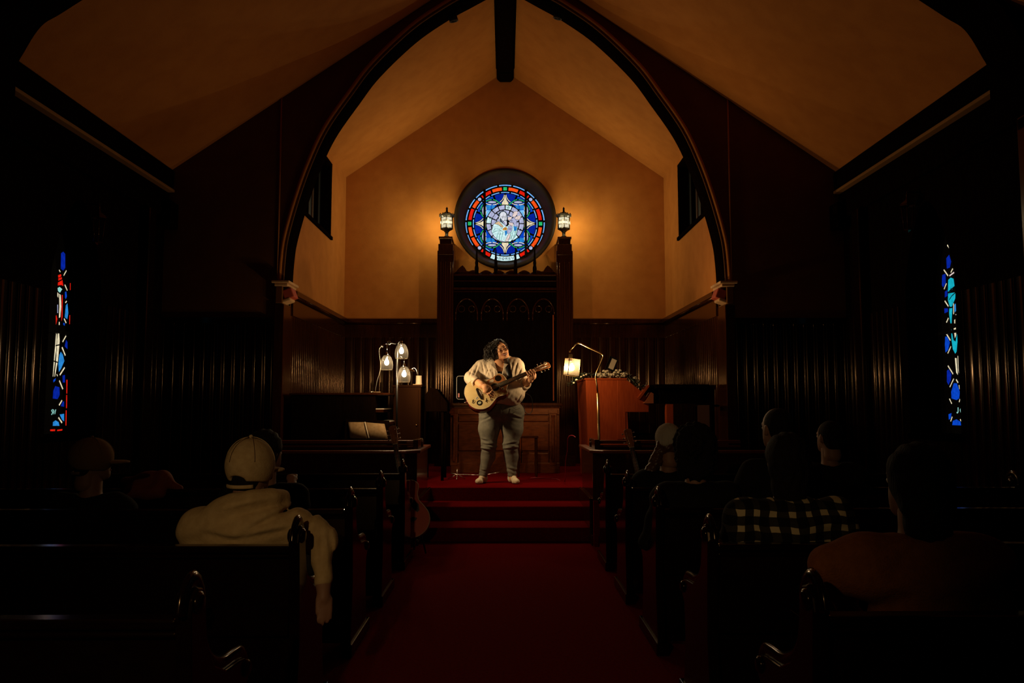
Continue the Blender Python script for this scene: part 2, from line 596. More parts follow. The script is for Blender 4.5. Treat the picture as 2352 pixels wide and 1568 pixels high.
# chancel arch
ARCH_PX = [(490, 655), (487, 610), (480, 560), (458, 480), (430, 400), (393, 320), (338, 240), (290, 177), (208, 98), (134, 46), (79, 15), (0, -28)]
curve = []
for dx, py in ARCH_PX:
    p = at(1160 + dx, py, ARCH_Y1)
    curve.append((p.x if dx else 0.0, 0, p.z))
curve = [(abs(v.x), v.z) for v in spline(curve, 6)]
SPRING_X, SPRING_Z = curve[0]
m = MB()
for s in (-1, 1):
    # solid each side of the opening
    A = [(SPRING_X, PZ if False else 0.0)] + curve
    def wq(a, b, y0=ARCH_Y0, y1=ARCH_Y1):
        xa, za = a; xb, zb_ = b
        ta, tb = zc(xa) + 0.02, zc(xb) + 0.02
        vs = [(s * xa, y0, za), (s * xb, y0, zb_), (s * xb, y0, tb), (s * xa, y0, ta),
              (s * xa, y1, za), (s * xb, y1, zb_), (s * xb, y1, tb), (s * xa, y1, ta)]
        m.add(vs, [(0, 1, 2, 3), (4, 7, 6, 5), (0, 4, 5, 1), (2, 6, 7, 3)])
    for a, b in zip(curve[:-1], curve[1:]):
        wq(a, b)
    xs = SPRING_X
    vs = [(s * xs, ARCH_Y0, 0), (s * 4.3, ARCH_Y0, 0), (s * 4.3, ARCH_Y0, zc(4.3)), (s * xs, ARCH_Y0, zc(xs) + .02),
          (s * xs, ARCH_Y1, 0), (s * 4.3, ARCH_Y1, 0), (s * 4.3, ARCH_Y1, zc(4.3)), (s * xs, ARCH_Y1, zc(xs) + .02)]
    m.add(vs, [(0, 1, 2, 3), (4, 7, 6, 5), (0, 3, 7, 4), (1, 5, 6, 2), (2, 6, 7, 3), (0, 4, 5, 1)])
struct('wall_arch', m, M['plaster_shaded'])
# arch mouldings: a pale roll on the arris, a dark hollow inside
for s, n in ((-1, 9), (1, 10)):
    cv = [Vector((s * x, 0, z)) for x, z in curve if x > 0.0]
    m = MB()
    pts = []
    for i, p in enumerate(cv):
        d = cv[min(i + 1, len(cv) - 1)] - cv[max(i - 1, 0)]
        nrm = Vector((d.z, 0, -d.x)).normalized()
        if nrm.x * s < 0: nrm = -nrm
        pts.append((p, nrm))
    m.tube([p + q * 0.050 + Vector((0, ARCH_Y0 + 0.004, 0)) for p, q in pts], 0.022, 10)
    struct('trim_%d' % n, m, M['plaster'])
    m = MB()
    rows = []
    for p, q in pts:
        rows.append([p - q * 0.004 + Vector((0, ARCH_Y0 + 0.03, 0)), p - q * 0.03 + Vector((0, ARCH_Y0 + 0.08, 0)),
                     p - q * 0.03 + Vector((0, ARCH_Y1 - 0.02, 0)), p + q * 0.01 + Vector((0, ARCH_Y1 + 0.02, 0))])
    vs = [v for r in rows for v in r]
    m.add(vs, [(4 * i + k, 4 * i + k + 1, 4 * i + k + 5, 4 * i + k + 4) for i in range(len(rows) - 1) for k in range(3)], 0, True)
    struct('trim_%d' % (n + 2), m, M['wood_black'])
    m = MB(); m.tube([p - q * 0.018 + Vector((0, ARCH_Y1 - 0.02, 0)) for p, q in pts], 0.012, 8)
    struct('trim_%d' % (n + 16), m, M['stone_red'])
    # thin raised edge running straight up the wall
    m = MB(); m.tube([(s * 2.675, ARCH_Y0 - 0.004, SPRING_Z - 0.02), (s * 2.675, ARCH_Y0 - 0.004, zc(2.675))], 0.009, 8)
    struct('trim_%d' % (n + 4), m, M['plaster'])
    # wooden post and boarded cheek under the impost
    m = MB()
    m.span((s * 2.70, ARCH_Y0 - 0.03, 0), (s * (SPRING_X + 0.0), ARCH_Y0, SPRING_Z - 0.28))
    m.span((s * (SPRING_X + 0.01), ARCH_Y0 - 0.03, 0), (s * (SPRING_X - 0.02), ARCH_Y1, SPRING_Z - 0.28))
    struct('trim_%d' % (n + 6), m, M['wood'], bevel=0.008)
    # stone impost block with its red and pale corbel
    cb = thing('arch_corbel', 'pale and red stone corbel under the %s foot of the arch' % ('left' if s < 0 else 'right'), 'corbel', (s * SPRING_X, ARCH_Y0, SPRING_Z - 0.2))
    m = MB()
    m.span((s * 2.73, ARCH_Y0 - 0.075, SPRING_Z - 0.035), (s * (SPRING_X - 0.085), ARCH_Y1 + 0.05, SPRING_Z - 0.005))
    m.span((s * 2.70, ARCH_Y0 - 0.05, SPRING_Z - 0.07), (s * (SPRING_X - 0.06), ARCH_Y1 + 0.03, SPRING_Z - 0.035))
    m.build('abacus', M['stone'], cb, bevel=0.008)
    m = MB(); m.span((s * 2.69, ARCH_Y0 - 0.035, SPRING_Z - 0.27), (s * (SPRING_X - 0.0), ARCH_Y1, SPRING_Z - 0.07))
    m.build('block', M['plaster_shaded'], cb, bevel=0.01)
    c = Vector((s * (SPRING_X - 0.055), ARCH_Y0 + 0.09, SPRING_Z - 0.155))
    R = Matrix.Rotation(s * 0.35, 3, 'Y')
    m = MB(); m.box(c, (0.12, 0.20, 0.12), R); m.build('red_block', M['stone_red'], cb, bevel=0.012)
    m = MB(); m.box(c + Vector((s * 0.028, 0, -0.078)), (0.13, 0.21, 0.045), R); m.build('foot_moulding', M['stone'], cb, bevel=0.014)

# flank wainscot of the arch wall, its cap rail
for s, n in ((-1, 17), (1, 18)):
    m = MB()
    a, b = (s * 2.70, ARCH_Y0 - 0.003), (s * 4.0, ARCH_Y0 - 0.003)
    boards(m, a, b, 0, 2.33, (0, -1), seed=n)
    m.span((s * 2.70, ARCH_Y0 - 0.045, 2.31), (s * 4.02, ARCH_Y0, 2.38))
    struct('trim_%d' % n, m, M['wood_nave'])

# chancel side walls with dark louvred openings, and boards with a moulded cap
WTOP = 2.74
for s, nm, n in ((-1, 'chancel_left', 19), (1, 'chancel_right', 20)):
    m = MB()
    X = s * CW; Xo = s * (CW + 0.25)
    wy0, wy1, wz0, wz1 = 10.1, 11.7, 3.84, 4.95
    m.span((X, ARCH_Y1, 0), (Xo, wy0, zc(CW) + 0.02)); m.span((X, wy1, 0), (Xo, BACK_Y, zc(CW) + 0.02))
    m.span((X, wy0, 0), (Xo, wy1, wz0)); m.span((X, wy0, wz1), (Xo, wy1, zc(CW) + 0.02))
    struct('wall_' + nm, m, M['plaster'])
    m = MB()
    boards(m, (X - s * 0.002, ARCH_Y1), (X - s * 0.002, BACK_Y), PZ, WTOP - 0.05, (-s, 0), pitch=0.095, seed=n)
    m.span((X, ARCH_Y1, WTOP - 0.30), (X - s * 0.03, BACK_Y, WTOP - 0.05))
    m.span((X, ARCH_Y1, WTOP - 0.06), (X - s * 0.075, BACK_Y, WTOP))
    m.tube([(X - s * 0.05, ARCH_Y1, WTOP - 0.07), (X - s * 0.05, BACK_Y, WTOP - 0.07)], 0.022, 8)
    struct('trim_%d' % n, m, M['wood'])
    w = thing('window_%d' % (2 if s < 0 else 3), None, None, (X, (wy0 + wy1) / 2, wz0)); w['kind'] = 'structure'
    m = MB(); m.span((s * (CW + 0.14), wy0, wz0), (s * (CW + 0.16), wy1, wz1)); m.build('pane', M['black'], w)
    m = MB()
    for a, b, c_, d in ((wy0, wy0 + .04, wz0, wz1), (wy1 - .04, wy1, wz0, wz1), (wy0, wy1, wz1 - .04, wz1)):
        m.span((X - s * 0.012, a, c_), (s * (CW + 0.14), b, d))
    m.span((X - s * 0.03, wy0 - .05, wz0 - .03), (s * (CW + 0.14), wy1 + .05, wz0 + .02))
    m.build('window_frame', M['wood_black'], w, bevel=0.006)
    m = MB()
    for yy in (10.62, 11.16): m.span((s * (CW + 0.06), yy - 0.015, wz0), (s * (CW + 0.12), yy + 0.015, wz1))
    m.build('mullion', M['wood_black'], w)

# back wall of the chancel with the round opening
RC = at(1160, 502, BACK_Y); RCZ = RC.z; RR = 0.80
m = MB()
N = 96
ring = [(RR * math.cos(2 * math.pi * i / N), RCZ + RR * math.sin(2 * math.pi * i / N)) for i in range(N)]
# outer boundary of the gable, reached along rays from the opening's centre
def gable_hit(a):
    dx, dz = math.cos(a), math.sin(a)
    best = 1e9
    if dz < 0: best = min(best, (0 - RCZ) / dz)
    if abs(dx) > 1e-9:
        t = (CW + 0.2) / abs(dx); best = min(best, t)
    # roof: z = APEX+.02 - SLOPE*|x|
    den = dz + SLOPE * abs(dx)
    if den > 1e-9: best = min(best, (APEX + 0.02 - RCZ) / den)
    return (dx * best, RCZ + dz * best)
angs = sorted(set([2 * math.pi * i / N for i in range(N)]))
outer = [gable_hit(a) for a in angs]
for i in range(N):
    j = (i + 1) % N
    m.add([(ring[i][0], BACK_Y, ring[i][1]), (outer[i][0], BACK_Y, outer[i][1]), (outer[j][0], BACK_Y, outer[j][1]), (ring[j][0], BACK_Y, ring[j][1])], [(0, 1, 2, 3)])
m.span((-CW - 0.25, BACK_Y + 0.38, 0), (CW + 0.25, BACK_Y + 0.5, 7.0))
for s in (-1, 1):      # corners the fan misses
    cx, cz = s * (CW + 0.2), 0.0
    m.add([(cx, BACK_Y + 0.001, 0), (cx, BACK_Y + 0.001, zc(CW)), (s * (CW - 0.9), BACK_Y + 0.001, 2.6), (s * 0.9, BACK_Y + 0.001, 0)], [(0, 1, 2, 3)])
    m.add([(cx, BACK_Y + 0.001, zc(cx)), (s * 2.2, BACK_Y + 0.001, zc(2.2)), (s * 1.6, BACK_Y + 0.001, 4.6), (cx, BACK_Y + 0.001, 4.6)], [(0, 1, 2, 3)])
struct('wall_back', m, M['plaster'])
m = MB()
for s in (-1, 1):
    boards(m, (s * 1.05, BACK_Y - 0.003), (s * CW, BACK_Y - 0.003), PZ, WTOP - 0.05, (0, -1), pitch=0.16, seed=40 + s)
    m.span((s * 1.0, BACK_Y - 0.03, WTOP - 0.30), (s * CW, BACK_Y, WTOP - 0.05))
    m.span((s * 1.0, BACK_Y - 0.075, WTOP - 0.06), (s * CW, BACK_Y, WTOP))
    m.tube([(s * 1.0, BACK_Y - 0.05, WTOP - 0.07), (s * CW, BACK_Y - 0.05, WTOP - 0.07)], 0.022, 8)
struct('trim_21', m, M['wood'])

# ridge beam and its rounded corbel end; arched roof truss
m = MB()
bz = at(1160, 187, BACK_Y).z
poly = [(-0.17, APEX + 0.05), (-0.17, bz + 0.1), (-0.11, bz), (0.11, bz), (0.17, bz + 0.1), (0.17, APEX + 0.05)]
m.prism(poly, lambda u, v, w: (u, w, v), (NEAR_Y, BACK_Y - 0.35))
rb = m.build('ridge_beam', M['wood_black'], bevel=0.01)
tag(rb, 'heavy black ridge beam along the top of the ceiling, rounded at its far end', 'beam')
rb['kind'] = 'structure'
for nm in ('ridge_beam',):
    rb.name = 'trim_22'
m = MB()
m.prism([(-0.14, APEX), (-0.14, bz + 0.03), (-0.09, bz - 0.02), (0.09, bz - 0.02), (0.14, bz + 0.03), (0.14, APEX)], lambda u, v, w: (u, w, v), (BACK_Y - 0.35, BACK_Y))
struct('trim_23', m, M['wood_black'], bevel=0.02)

tr = thing('roof_truss', 'black arched wooden roof truss across the ceiling near the top corners', 'truss', (0, 5.85, 4.0))
TY0, TY1 = 5.62, 6.05
tp = [(1118, 300), (1113, 175), (1092, 125), (1055, 62), (1010, 10), (930, -60), (780, -150), (560, -250), (300, -330), (0, -380)]
tc = []
for dx, py in tp:
    p = at(1160 + dx, py, TY1); tc.append((p.x if dx else 0, 0, min(p.z, zc(p.x) - 0.05)))
tcv = [(abs(v.x), v.z) for v in spline(tc, 5)]
for s in (-1, 1):
    m = MB()
    for a, b in zip(tcv[:-1], tcv[1:]):
        ta, tb = zc(a[0]) + .02, zc(b[0]) + .02
        za, zb2 = min(a[1], ta - 0.04), min(b[1], tb - 0.04)
        vs = [(s * a[0], TY0, za), (s * b[0], TY0, zb2), (s * b[0], TY0, tb), (s * a[0], TY0, ta),
              (s * a[0], TY1, za), (s * b[0], TY1, zb2), (s * b[0], TY1, tb), (s * a[0], TY1, ta)]
        m.add(vs, [(0, 1, 2, 3), (4, 7, 6, 5), (0, 4, 5, 1), (2, 6, 7, 3), (0, 3, 7, 4), (1, 5, 6, 2)])
    m.build('arch_brace', M['wood_black'], tr)

# ------------------------------------------------------------------ stained glass
def srgb(r, g, b):
    f = lambda c: (c / 255 / 12.92) if c / 255 <= 0.04045 else ((c / 255 + 0.055) / 1.055) ** 2.4
    return (f(r), f(g), f(b))
G = {}
for k, c, s_ in (('blue', (8, 66, 190), 1.0), ('deep', (6, 34, 150), 1.0), ('azure', (40, 130, 205), 1.0), ('sky', (120, 190, 240), 1.0),
               ('edge', (110, 175, 245), 1.0), ('red', (226, 28, 12), 1.0), ('orange', (250, 80, 22), 1.0), ('green', (40, 185, 105), 1.0),
               ('cream', (228, 214, 178), 1.0), ('lilac', (176, 180, 214), 1.0), ('pale', (205, 238, 240), 1.0), ('mint', (150, 215, 205), 1.0),
               ('face', (216, 218, 226), 1.0), ('gold', (238, 165, 70), 1.0), ('rose', (226, 205, 200), 1.0), ('tan', (214, 180, 140), 1.0),
               ('teal', (20, 170, 190), 1.0), ('ink', (50, 70, 80), 1.0)):
    G[k] = emit('glass_' + k, srgb(*c), s_, 0.22, 26)
GK = list(G); GI = {k: i + 1 for i, k in enumerate(GK)}
GM = [M['lead']] + [G[k] for k in GK]

class Glass(MB):
    """coloured pieces laid on a dark lead sheet; to3(u, v, w), w is the height of the layer"""
    def __init__(self, to3):
        super().__init__(); self.to3 = to3; self.w = 0.002
    def poly(self, pts, k, w=None):
        w = self.w if w is None else w
        self.add([self.to3(u, v, w) for u, v in pts], [tuple(range(len(pts)))], 0 if k == 'lead' else GI[k])
    def ell(self, cx, cy, rx, ry, k, w=None, rot=0, n=20):
        c, s = math.cos(rot), math.sin(rot)
        self.poly([(cx + rx * math.cos(a) * c - ry * math.sin(a) * s, cy + rx * math.cos(a) * s + ry * math.sin(a) * c)
                   for a in [2 * math.pi * i / n for i in range(n)]], k, w)
    def line(self, pts, wd, k, w=None):
        P = [Vector((*p, 0)) for p in pts]
        L = []; Rr = []
        for i, p in enumerate(P):
            d = (P[min(i + 1, len(P) - 1)] - P[max(i - 1, 0)]).normalized()
            n = Vector((-d.y, d.x, 0)) * wd / 2
            L.append(p + n); Rr.append(p - n)
        w = self.w if w is None else w
        for i in range(len(P) - 1):
            self.add([self.to3(q.x, q.y, w) for q in (L[i], L[i + 1], Rr[i + 1], Rr[i])], [(0, 1, 2, 3)], 0 if k == 'lead' else GI[k])
    def arc(self, cx, cy, r0, r1, a0, a1, k, w=None, n=6):
        P = [(cx + r0 * math.cos(a), cy + r0 * math.sin(a)) for a in [a0 + (a1 - a0) * i / n for i in range(n + 1)]]
        Q = [(cx + r1 * math.cos(a), cy + r1 * math.sin(a)) for a in [a1 + (a0 - a1) * i / n for i in range(n + 1)]]
        self.poly(P + Q, k, w)

GY = BACK_Y + 0.3
GR = at(1160 + 92, 514, GY).x
GZ = at(1160, 513.5, GY).z
g = Glass(lambda u, v, w: (u * GR, GY - w, GZ + v * GR))
D2R = math.pi / 180
g.ell(0, 0, 1.0, 1.0, 'lead', 0.0, n=64)
def sect(a0, a1, r0, r1, k, w=None):      # clock angles from the top, both sides
    for sg in (1, -1):
        g.arc(0, 0, r0, r1, math.pi / 2 - sg * a0 * D2R, math.pi / 2 - sg * a1 * D2R, k, w)
for a0, a1 in ((2 - 11, 9), ):
    g.arc(0, 0, .965, .992, (90 - 9) * D2R, (90 + 9) * D2R, 'edge')
for a0, a1 in ((12, 30), (34, 48), (51, 66), (69, 85), (88, 104), (107, 124)):
    sect(a0, a1, .965, .992, 'edge')
for a0, a1, k in ((5.5, 21, 'orange'), (24, 36, 'red'), (38.5, 40.8, 'red'), (50, 63, 'orange'), (65.5, 84, 'red'), (96, 111, 'orange'), (113.5, 130, 'orange'), (139, 142, 'red'), (145, 155, 'red')):
    sect(a0, a1, .845, .925, k)
g.poly([(-.045, .845), (.045, .845), (.045, .93), (-.045, .93)], 'green')
for s in (-1, 1): g.poly([(s * .845, -.045), (s * .845, .045), (s * .93, .045), (s * .93, -.045)], 'green')
for sx in (-1, 1):
    for sy in (-1, 1): g.ell(sx * .64, sy * .615, .043, .043, 'lilac', 0.003)
for a in range(0, 360, 18):
    if a in (36, 144, 216, 324): pass
    g.arc(0, 0, .785, .808, (a + 1.5 + 9) * D2R, (a + 16.5 + 9) * D2R, 'edge')
# blue field
for a in range(0, 360, 45):
    for q in (0, 1):
        g.arc(0, 0, .50, .765, (a + 2 + 22.5 * q) * D2R, (a + 20.5 + 22.5 * q) * D2R, 'blue' if (a // 45 + q) % 2 else 'deep', 0.001)
# square of pale blue panes behind the roundel
for sx in (-1, 1):
    for sy in (-1, 1):
        g.poly([(sx * .25, sy * .47), (sx * .34, sy * .47), (sx * .34, sy * .36), (sx * .27, sy * .40)], 'azure', .0022)
        g.poly([(sx * .36, sy * .47), (sx * .475, sy * .47), (sx * .475, sy * .37), (sx * .36, sy * .35)], 'azure', .0022)
        g.poly([(sx * .35, sy * .335), (sx * .475, sy * .35), (sx * .475, sy * .16), (sx * .40, sy * .24)], 'sky' if sy > 0 else 'blue', .0022)
# star points
for q in range(4):
    c, s = [(1, 0), (0, 1), (-1, 0), (0, -1)][q]
    T = lambda x, y: (x * c - y * s, x * s + y * c)
    g.poly([T(x, y) for x, y in ((.10, .46), (.095, .53), (.05, .60), (.015, .70), (0, .775), (-.015, .70), (-.05, .60), (-.095, .53), (-.10, .46))], 'lead', .0026)
    g.poly([T(x, y) for x, y in ((.08, .475), (.085, .53), (.04, .59), (.012, .68), (0, .72), (-.012, .68), (-.04, .59), (-.085, .53), (-.08, .475))], 'cream', .003)
    for sg in (-1, 1):
        g.line([T(sg * x, y) for x, y in ((.018, .735), (.04, .66), (.075, .60), (.13, .55))], .036, 'lead', .0028)
        g.line([T(sg * x, y) for x, y in ((.018, .735), (.04, .66), (.075, .60), (.13, .55))], .018, 'cream', .0032)
        # lens with green arc outside and cream arc inside
        g.line([T(sg * x, y) for x, y in ((.10, .47), (.17, .545), (.25, .60), (.33, .615), (.41, .60), (.49, .55))], .04, 'lead', .0028)
        g.line([T(sg * x, y) for x, y in ((.10, .48), (.17, .545), (.24, .595), (.30, .61))], .02, 'green', .0032)
        g.line([T(sg * x, y) for x, y in ((.34, .61), (.41, .60), (.48, .565))], .02, 'green', .0032)
        g.ell(*T(sg * .325, .545), *( (.125, .045) if q % 2 == 0 else (.045, .125)), 'lead', .0027)
        g.ell(*T(sg * .325, .545), *( (.105, .028) if q % 2 == 0 else (.028, .105)), 'lilac', .0032)
        g.line([T(sg * x, y) for x, y in ((.17, .515), (.25, .485), (.31, .478))], .02, 'cream', .0032)
        g.line([T(sg * x, y) for x, y in ((.34, .478), (.41, .485), (.475, .51))], .02, 'cream', .0032)
# roundel: paving of lilac stones
g.ell(0, 0, .485, .485, 'lead', .0034, n=48)
rnd = random.Random(5)
for ring_, (r0, r1, nn, off) in enumerate(((.355, .465, 16, 0), (.235, .34, 12, 9), (.12, .22, 8, 4))):
    for i in range(nn):
        a0 = (360 / nn * i + off + 1.6 + ring_) * D2R; a1 = (360 / nn * (i + 1) + off - 1.6 - ring_) * D2R
        g.arc(0, 0, r0 + rnd.uniform(0, .012), r1, a0, a1, 'pale' if (ring_ == 0 and i in (3, 7, 13)) else 'lilac', .0038, n=3)
def Z(pts): return [((x - 783) / 896, (630 - y) / 896) for x, y in pts]
def fig(pts, k, w, edge=0.0):
    P = Z(pts)
    if edge:
        g.line(P + [P[0]], edge, 'lead', w - .0003)
    g.poly(P, k, w)
# ornaments in three of the stones
for cx, cy in ((860, 265), (455, 500), (1130, 770)):
    for k in range(3):
        P = Z([(cx + 26 * math.cos(a + k * 2) * (1 - k * .25), cy + 26 * math.sin(a + k * 2) * (1 - k * .25)) for a in [j * .5 for j in range(8)]])
        g.line(P, .008, 'lead', .0042)
# the bearded man in a pale robe, holding a crossed beam
fig([(480, 815), (520, 660), (600, 585), (700, 600), (820, 700), (880, 640), (960, 640), (1060, 690), (1050, 830), (980, 950), (900, 1035), (780, 1040), (640, 1010), (540, 920)], 'pale', .0044, .02)
fig([(548, 628), (640, 580), (742, 690), (735, 722), (640, 665)], 'gold' if False else 'tan', .0050, .012)
for pts in (((510, 790), (560, 740), (640, 760), (700, 800)), ((500, 830), (600, 790), (720, 800)), ((620, 830), (600, 900), (590, 980)), ((680, 830), (650, 920), (640, 1000)),
            ((730, 810), (710, 900), (690, 1010)), ((920, 800), (890, 900), (860, 1000)), ((960, 780), (940, 880), (900, 990)), ((1010, 780), (990, 880), (960, 950)), ((1040, 760), (1030, 850), (1000, 920)),
            ((620, 650), (680, 700), (700, 760))):
    g.line(Z(pts), .012, 'mint', .0052); g.line(Z([(x + 9, y + 4) for x, y in pts]), .006, 'lead', .0053)
fig([(775, 800), (820, 790), (830, 850), (790, 920)], 'azure', .0054, .008)
fig([(975, 690), (1050, 680), (1040, 780), (985, 800)], 'azure', .0054, .008)
# beam of the cross
fig([(780, 1030), (860, 870), (900, 880), (850, 1035)], 'rose', .0056, .012)
fig([(985, 355), (1060, 350), (1062, 410), (985, 490), (942, 455)], 'rose', .0056, .014)
fig([(1010, 490), (1060, 455), (1130, 450), (1125, 515), (1080, 545), (1000, 520)], 'rose', .0058, .014)
fig([(845, 485), (930, 478), (925, 545), (845, 550)], 'rose', .0056, .014)
fig([(860, 600), (960, 620), (960, 690), (880, 660)], 'rose', .0056, .012)
# hands
fig([(905, 560), (925, 515), (985, 510), (1035, 570), (1050, 650), (1040, 700), (990, 690), (975, 610), (900, 600), (885, 575)], 'lilac', .0062, .012)
for y in (540, 560, 580): g.line(Z([(905, y), (960, y + 6)]), .007, 'lead', .0064)
fig([(855, 690), (905, 675), (950, 710), (940, 780), (870, 860), (830, 850), (825, 790), (850, 740)], 'lilac', .0062, .012)
for k in range(4): g.line(Z([(870 + 18 * k, 715 + 6 * k), (858 + 18 * k, 770 + 6 * k)]), .007, 'lead', .0064)
# head: hair, ear, face, beard
fig([(640, 400), (700, 350), (780, 355), (825, 410), (830, 520), (815, 600), (700, 590), (640, 520)], 'ink', .0060, .016)
fig([(662, 420), (700, 365), (760, 360), (805, 400), (818, 470), (815, 550), (780, 575), (720, 560), (690, 520), (665, 480)], 'face', .0065)
fig([(642, 470), (664, 470), (668, 540), (645, 540)], 'face', .0065)
fig([(695, 555), (740, 590), (760, 575), (815, 570), (825, 640), (790, 690), (750, 640)], 'lilac', .0067, .008)
fig([(750, 570), (790, 560), (822, 590), (805, 650), (775, 610)], 'face', .0069)
g.line(Z([(700, 480), (735, 462), (765, 475)]), .010, 'lead', .0072); g.line(Z([(775, 470), (800, 455), (815, 462)]), .010, 'lead', .0072)
g.line(Z([(712, 495), (745, 492)]), .010, 'lead', .0072); g.line(Z([(782, 488), (808, 486)]), .010, 'lead', .0072)
g.line(Z([(775, 490), (785, 535), (765, 548)]), .008, 'lead', .0072)
g.line(Z([(755, 565), (785, 558), (800, 570)]), .010, 'lead', .0072)
for k in range(4): g.line(Z([(700 + 25 * k, 575 + 8 * k), (725 + 20 * k, 640 + 10 * k)]), .006, 'lead', .0072)
fig([(730, 750), (790, 705), (830, 740), (820, 775), (735, 780)], 'gold', .0066, .01)
g.line(Z([(745, 760), (780, 725), (800, 765)]), .008, 'lead', .0068); g.line(Z([(770, 765), (810, 735)]), .008, 'lead', .0068)
# name band
g.arc(0, 0, .82, .97, (270 - 24) * D2R, (270 + 24) * D2R, 'lead', .0045, n=12)
g.arc(0, 0, .835, .945, (270 - 15) * D2R, (270 + 15) * D2R, 'pale', .005, n=12)
for s in (-1, 1): g.arc(0, 0, .835, .945, (270 + s * 16.5) * D2R, (270 + s * 23) * D2R, 'pale', .005)
LET = {'A': [((0, 0), (.5, 1), (1, 0)), ((.2, .35), (.8, .35))], 'N': [((0, 0), (0, 1), (1, 0), (1, 1))], 'D': [((0, 0), (0, 1), (.6, .95), (1, .5), (.6, .05), (0, 0))],
       'R': [((0, 0), (0, 1), (.7, .95), (.85, .72), (.6, .52), (0, .5)), ((.45, .5), (1, 0))], 'E': [((.9, 0), (0, 0), (0, 1), (.9, 1)), ((0, .5), (.7, .5))],
       'W': [((0, 1), (.25, 0), (.5, .8), (.75, 0), (1, 1))], 'J': [((.3, 1), (1, 1)), ((.7, 1), (.7, .15), (.4, 0), (.1, .2))], 'O': [((.5, 0), (.1, .25), (.1, .75), (.5, 1), (.9, .75), (.9, .25), (.5, 0))],
       'S': [((.9, .85), (.5, 1), (.1, .75), (.9, .3), (.5, 0), (.1, .15))], 'H': [((0, 0), (0, 1)), ((1, 0), (1, 1)), ((0, .5), (1, .5))]}
for i, ch in enumerate('ANDREW'):
    th = (-12.6 + 5.0 * i) * D2R
    for st_ in LET[ch]:
        P = []
        for u, v in st_:
            a = th + (u - .5) * .052
            r = .915 - v * .055
            P.append((r * math.sin(a), -r * math.cos(a)))
        g.line(P, .013, 'ink', .0055)
w1 = thing('window_1', None, None, (0, GY, GZ)); w1['kind'] = 'structure'
g.build('pane', GM, w1, smooth=False)
m = MB()   # deep dark reveal, stepped ring and vertical bars
prof = [(RR + 0.035, -0.31), (RR + 0.02, -0.33), (RR - 0.01, -0.33), (RR - 0.04, -0.30), (RR - 0.055, -0.22), (RR - 0.10, -0.12), (GR + 0.02, -0.03), (GR - 0.005, -0.012), (GR - 0.005, 0.02)]
m.lathe((0, GY, RCZ), prof, 72, R=Matrix.Rotation(-math.pi / 2, 3, 'X'))
m.build('window_frame', M['dark_stone'], w1)
m = MB()
for s in (-1, 1):
    m.span((s * .515 * GR - .019, GY - 0.03, GZ - .86 * GR), (s * .515 * GR + .019, GY - 0.012, GZ + .86 * GR))
m.build('saddle_bar', M['lead'], w1)

# tall lancets in the side walls
def side_glass(s, marks, texts, n):
    gl = Glass(lambda u, v, w: (s * (GX - w), u, v))
    gl.poly(lancet(WIN[0] + .01, WIN[1] - .01, WIN[2] + .01, WIN[3], WIN[4] - .01), 'lead', 0.0)
    def hit(zx, zy):
        px, py = marks['map'](zx, zy)
        p = on_x(px, py, s * (GX - .002))
        return (p.y, p.z)
    for k, pts in marks['polys']:
        gl.poly([hit(*p) for p in pts], k, 0.002)
    for k, wd, pts in marks['lines']:
        gl.line([hit(*p) for p in pts], wd, k, 0.003)
    # the part of the window the near jamb hides from the aisle
    for i in range(9):
        zz = 1.15 + i * 0.17
        y0_ = WIN[0] + .06
        gl.poly([(y0_, zz), (y0_ + .10, zz + .03), (y0_ + .12, zz + .12), (y0_ + .02, zz + .14)], ('blue', 'deep', 'azure')[i % 3], 0.002)
        gl.line([(y0_ + .15, zz), (y0_ + .22, zz + .1)], .01, 'cream', 0.002)
    w = thing('window_%d' % n, None, None, (s * GX, sum(WIN[:2]) / 2, WIN[2])); w['kind'] = 'structure'
    gl.build('pane', GM, w, smooth=False)
    m = MB()
    L = lancet(*WIN)
    m.tube([(s * (GX - .02), y, z) for y, z in L], 0.02, 6)
    m.span((s * (GX - .03), WIN[0], 2.045), (s * (GX - .012), WIN[1], 2.075))
    m.build('window_frame', M['lead'], w)
    m = MB(); m.span((s * NW, WIN[0] - .05, WIN[2] - .05), (s * GX, WIN[1] + .05, WIN[2]))
    m.build('window_sill', M['wood'], w)
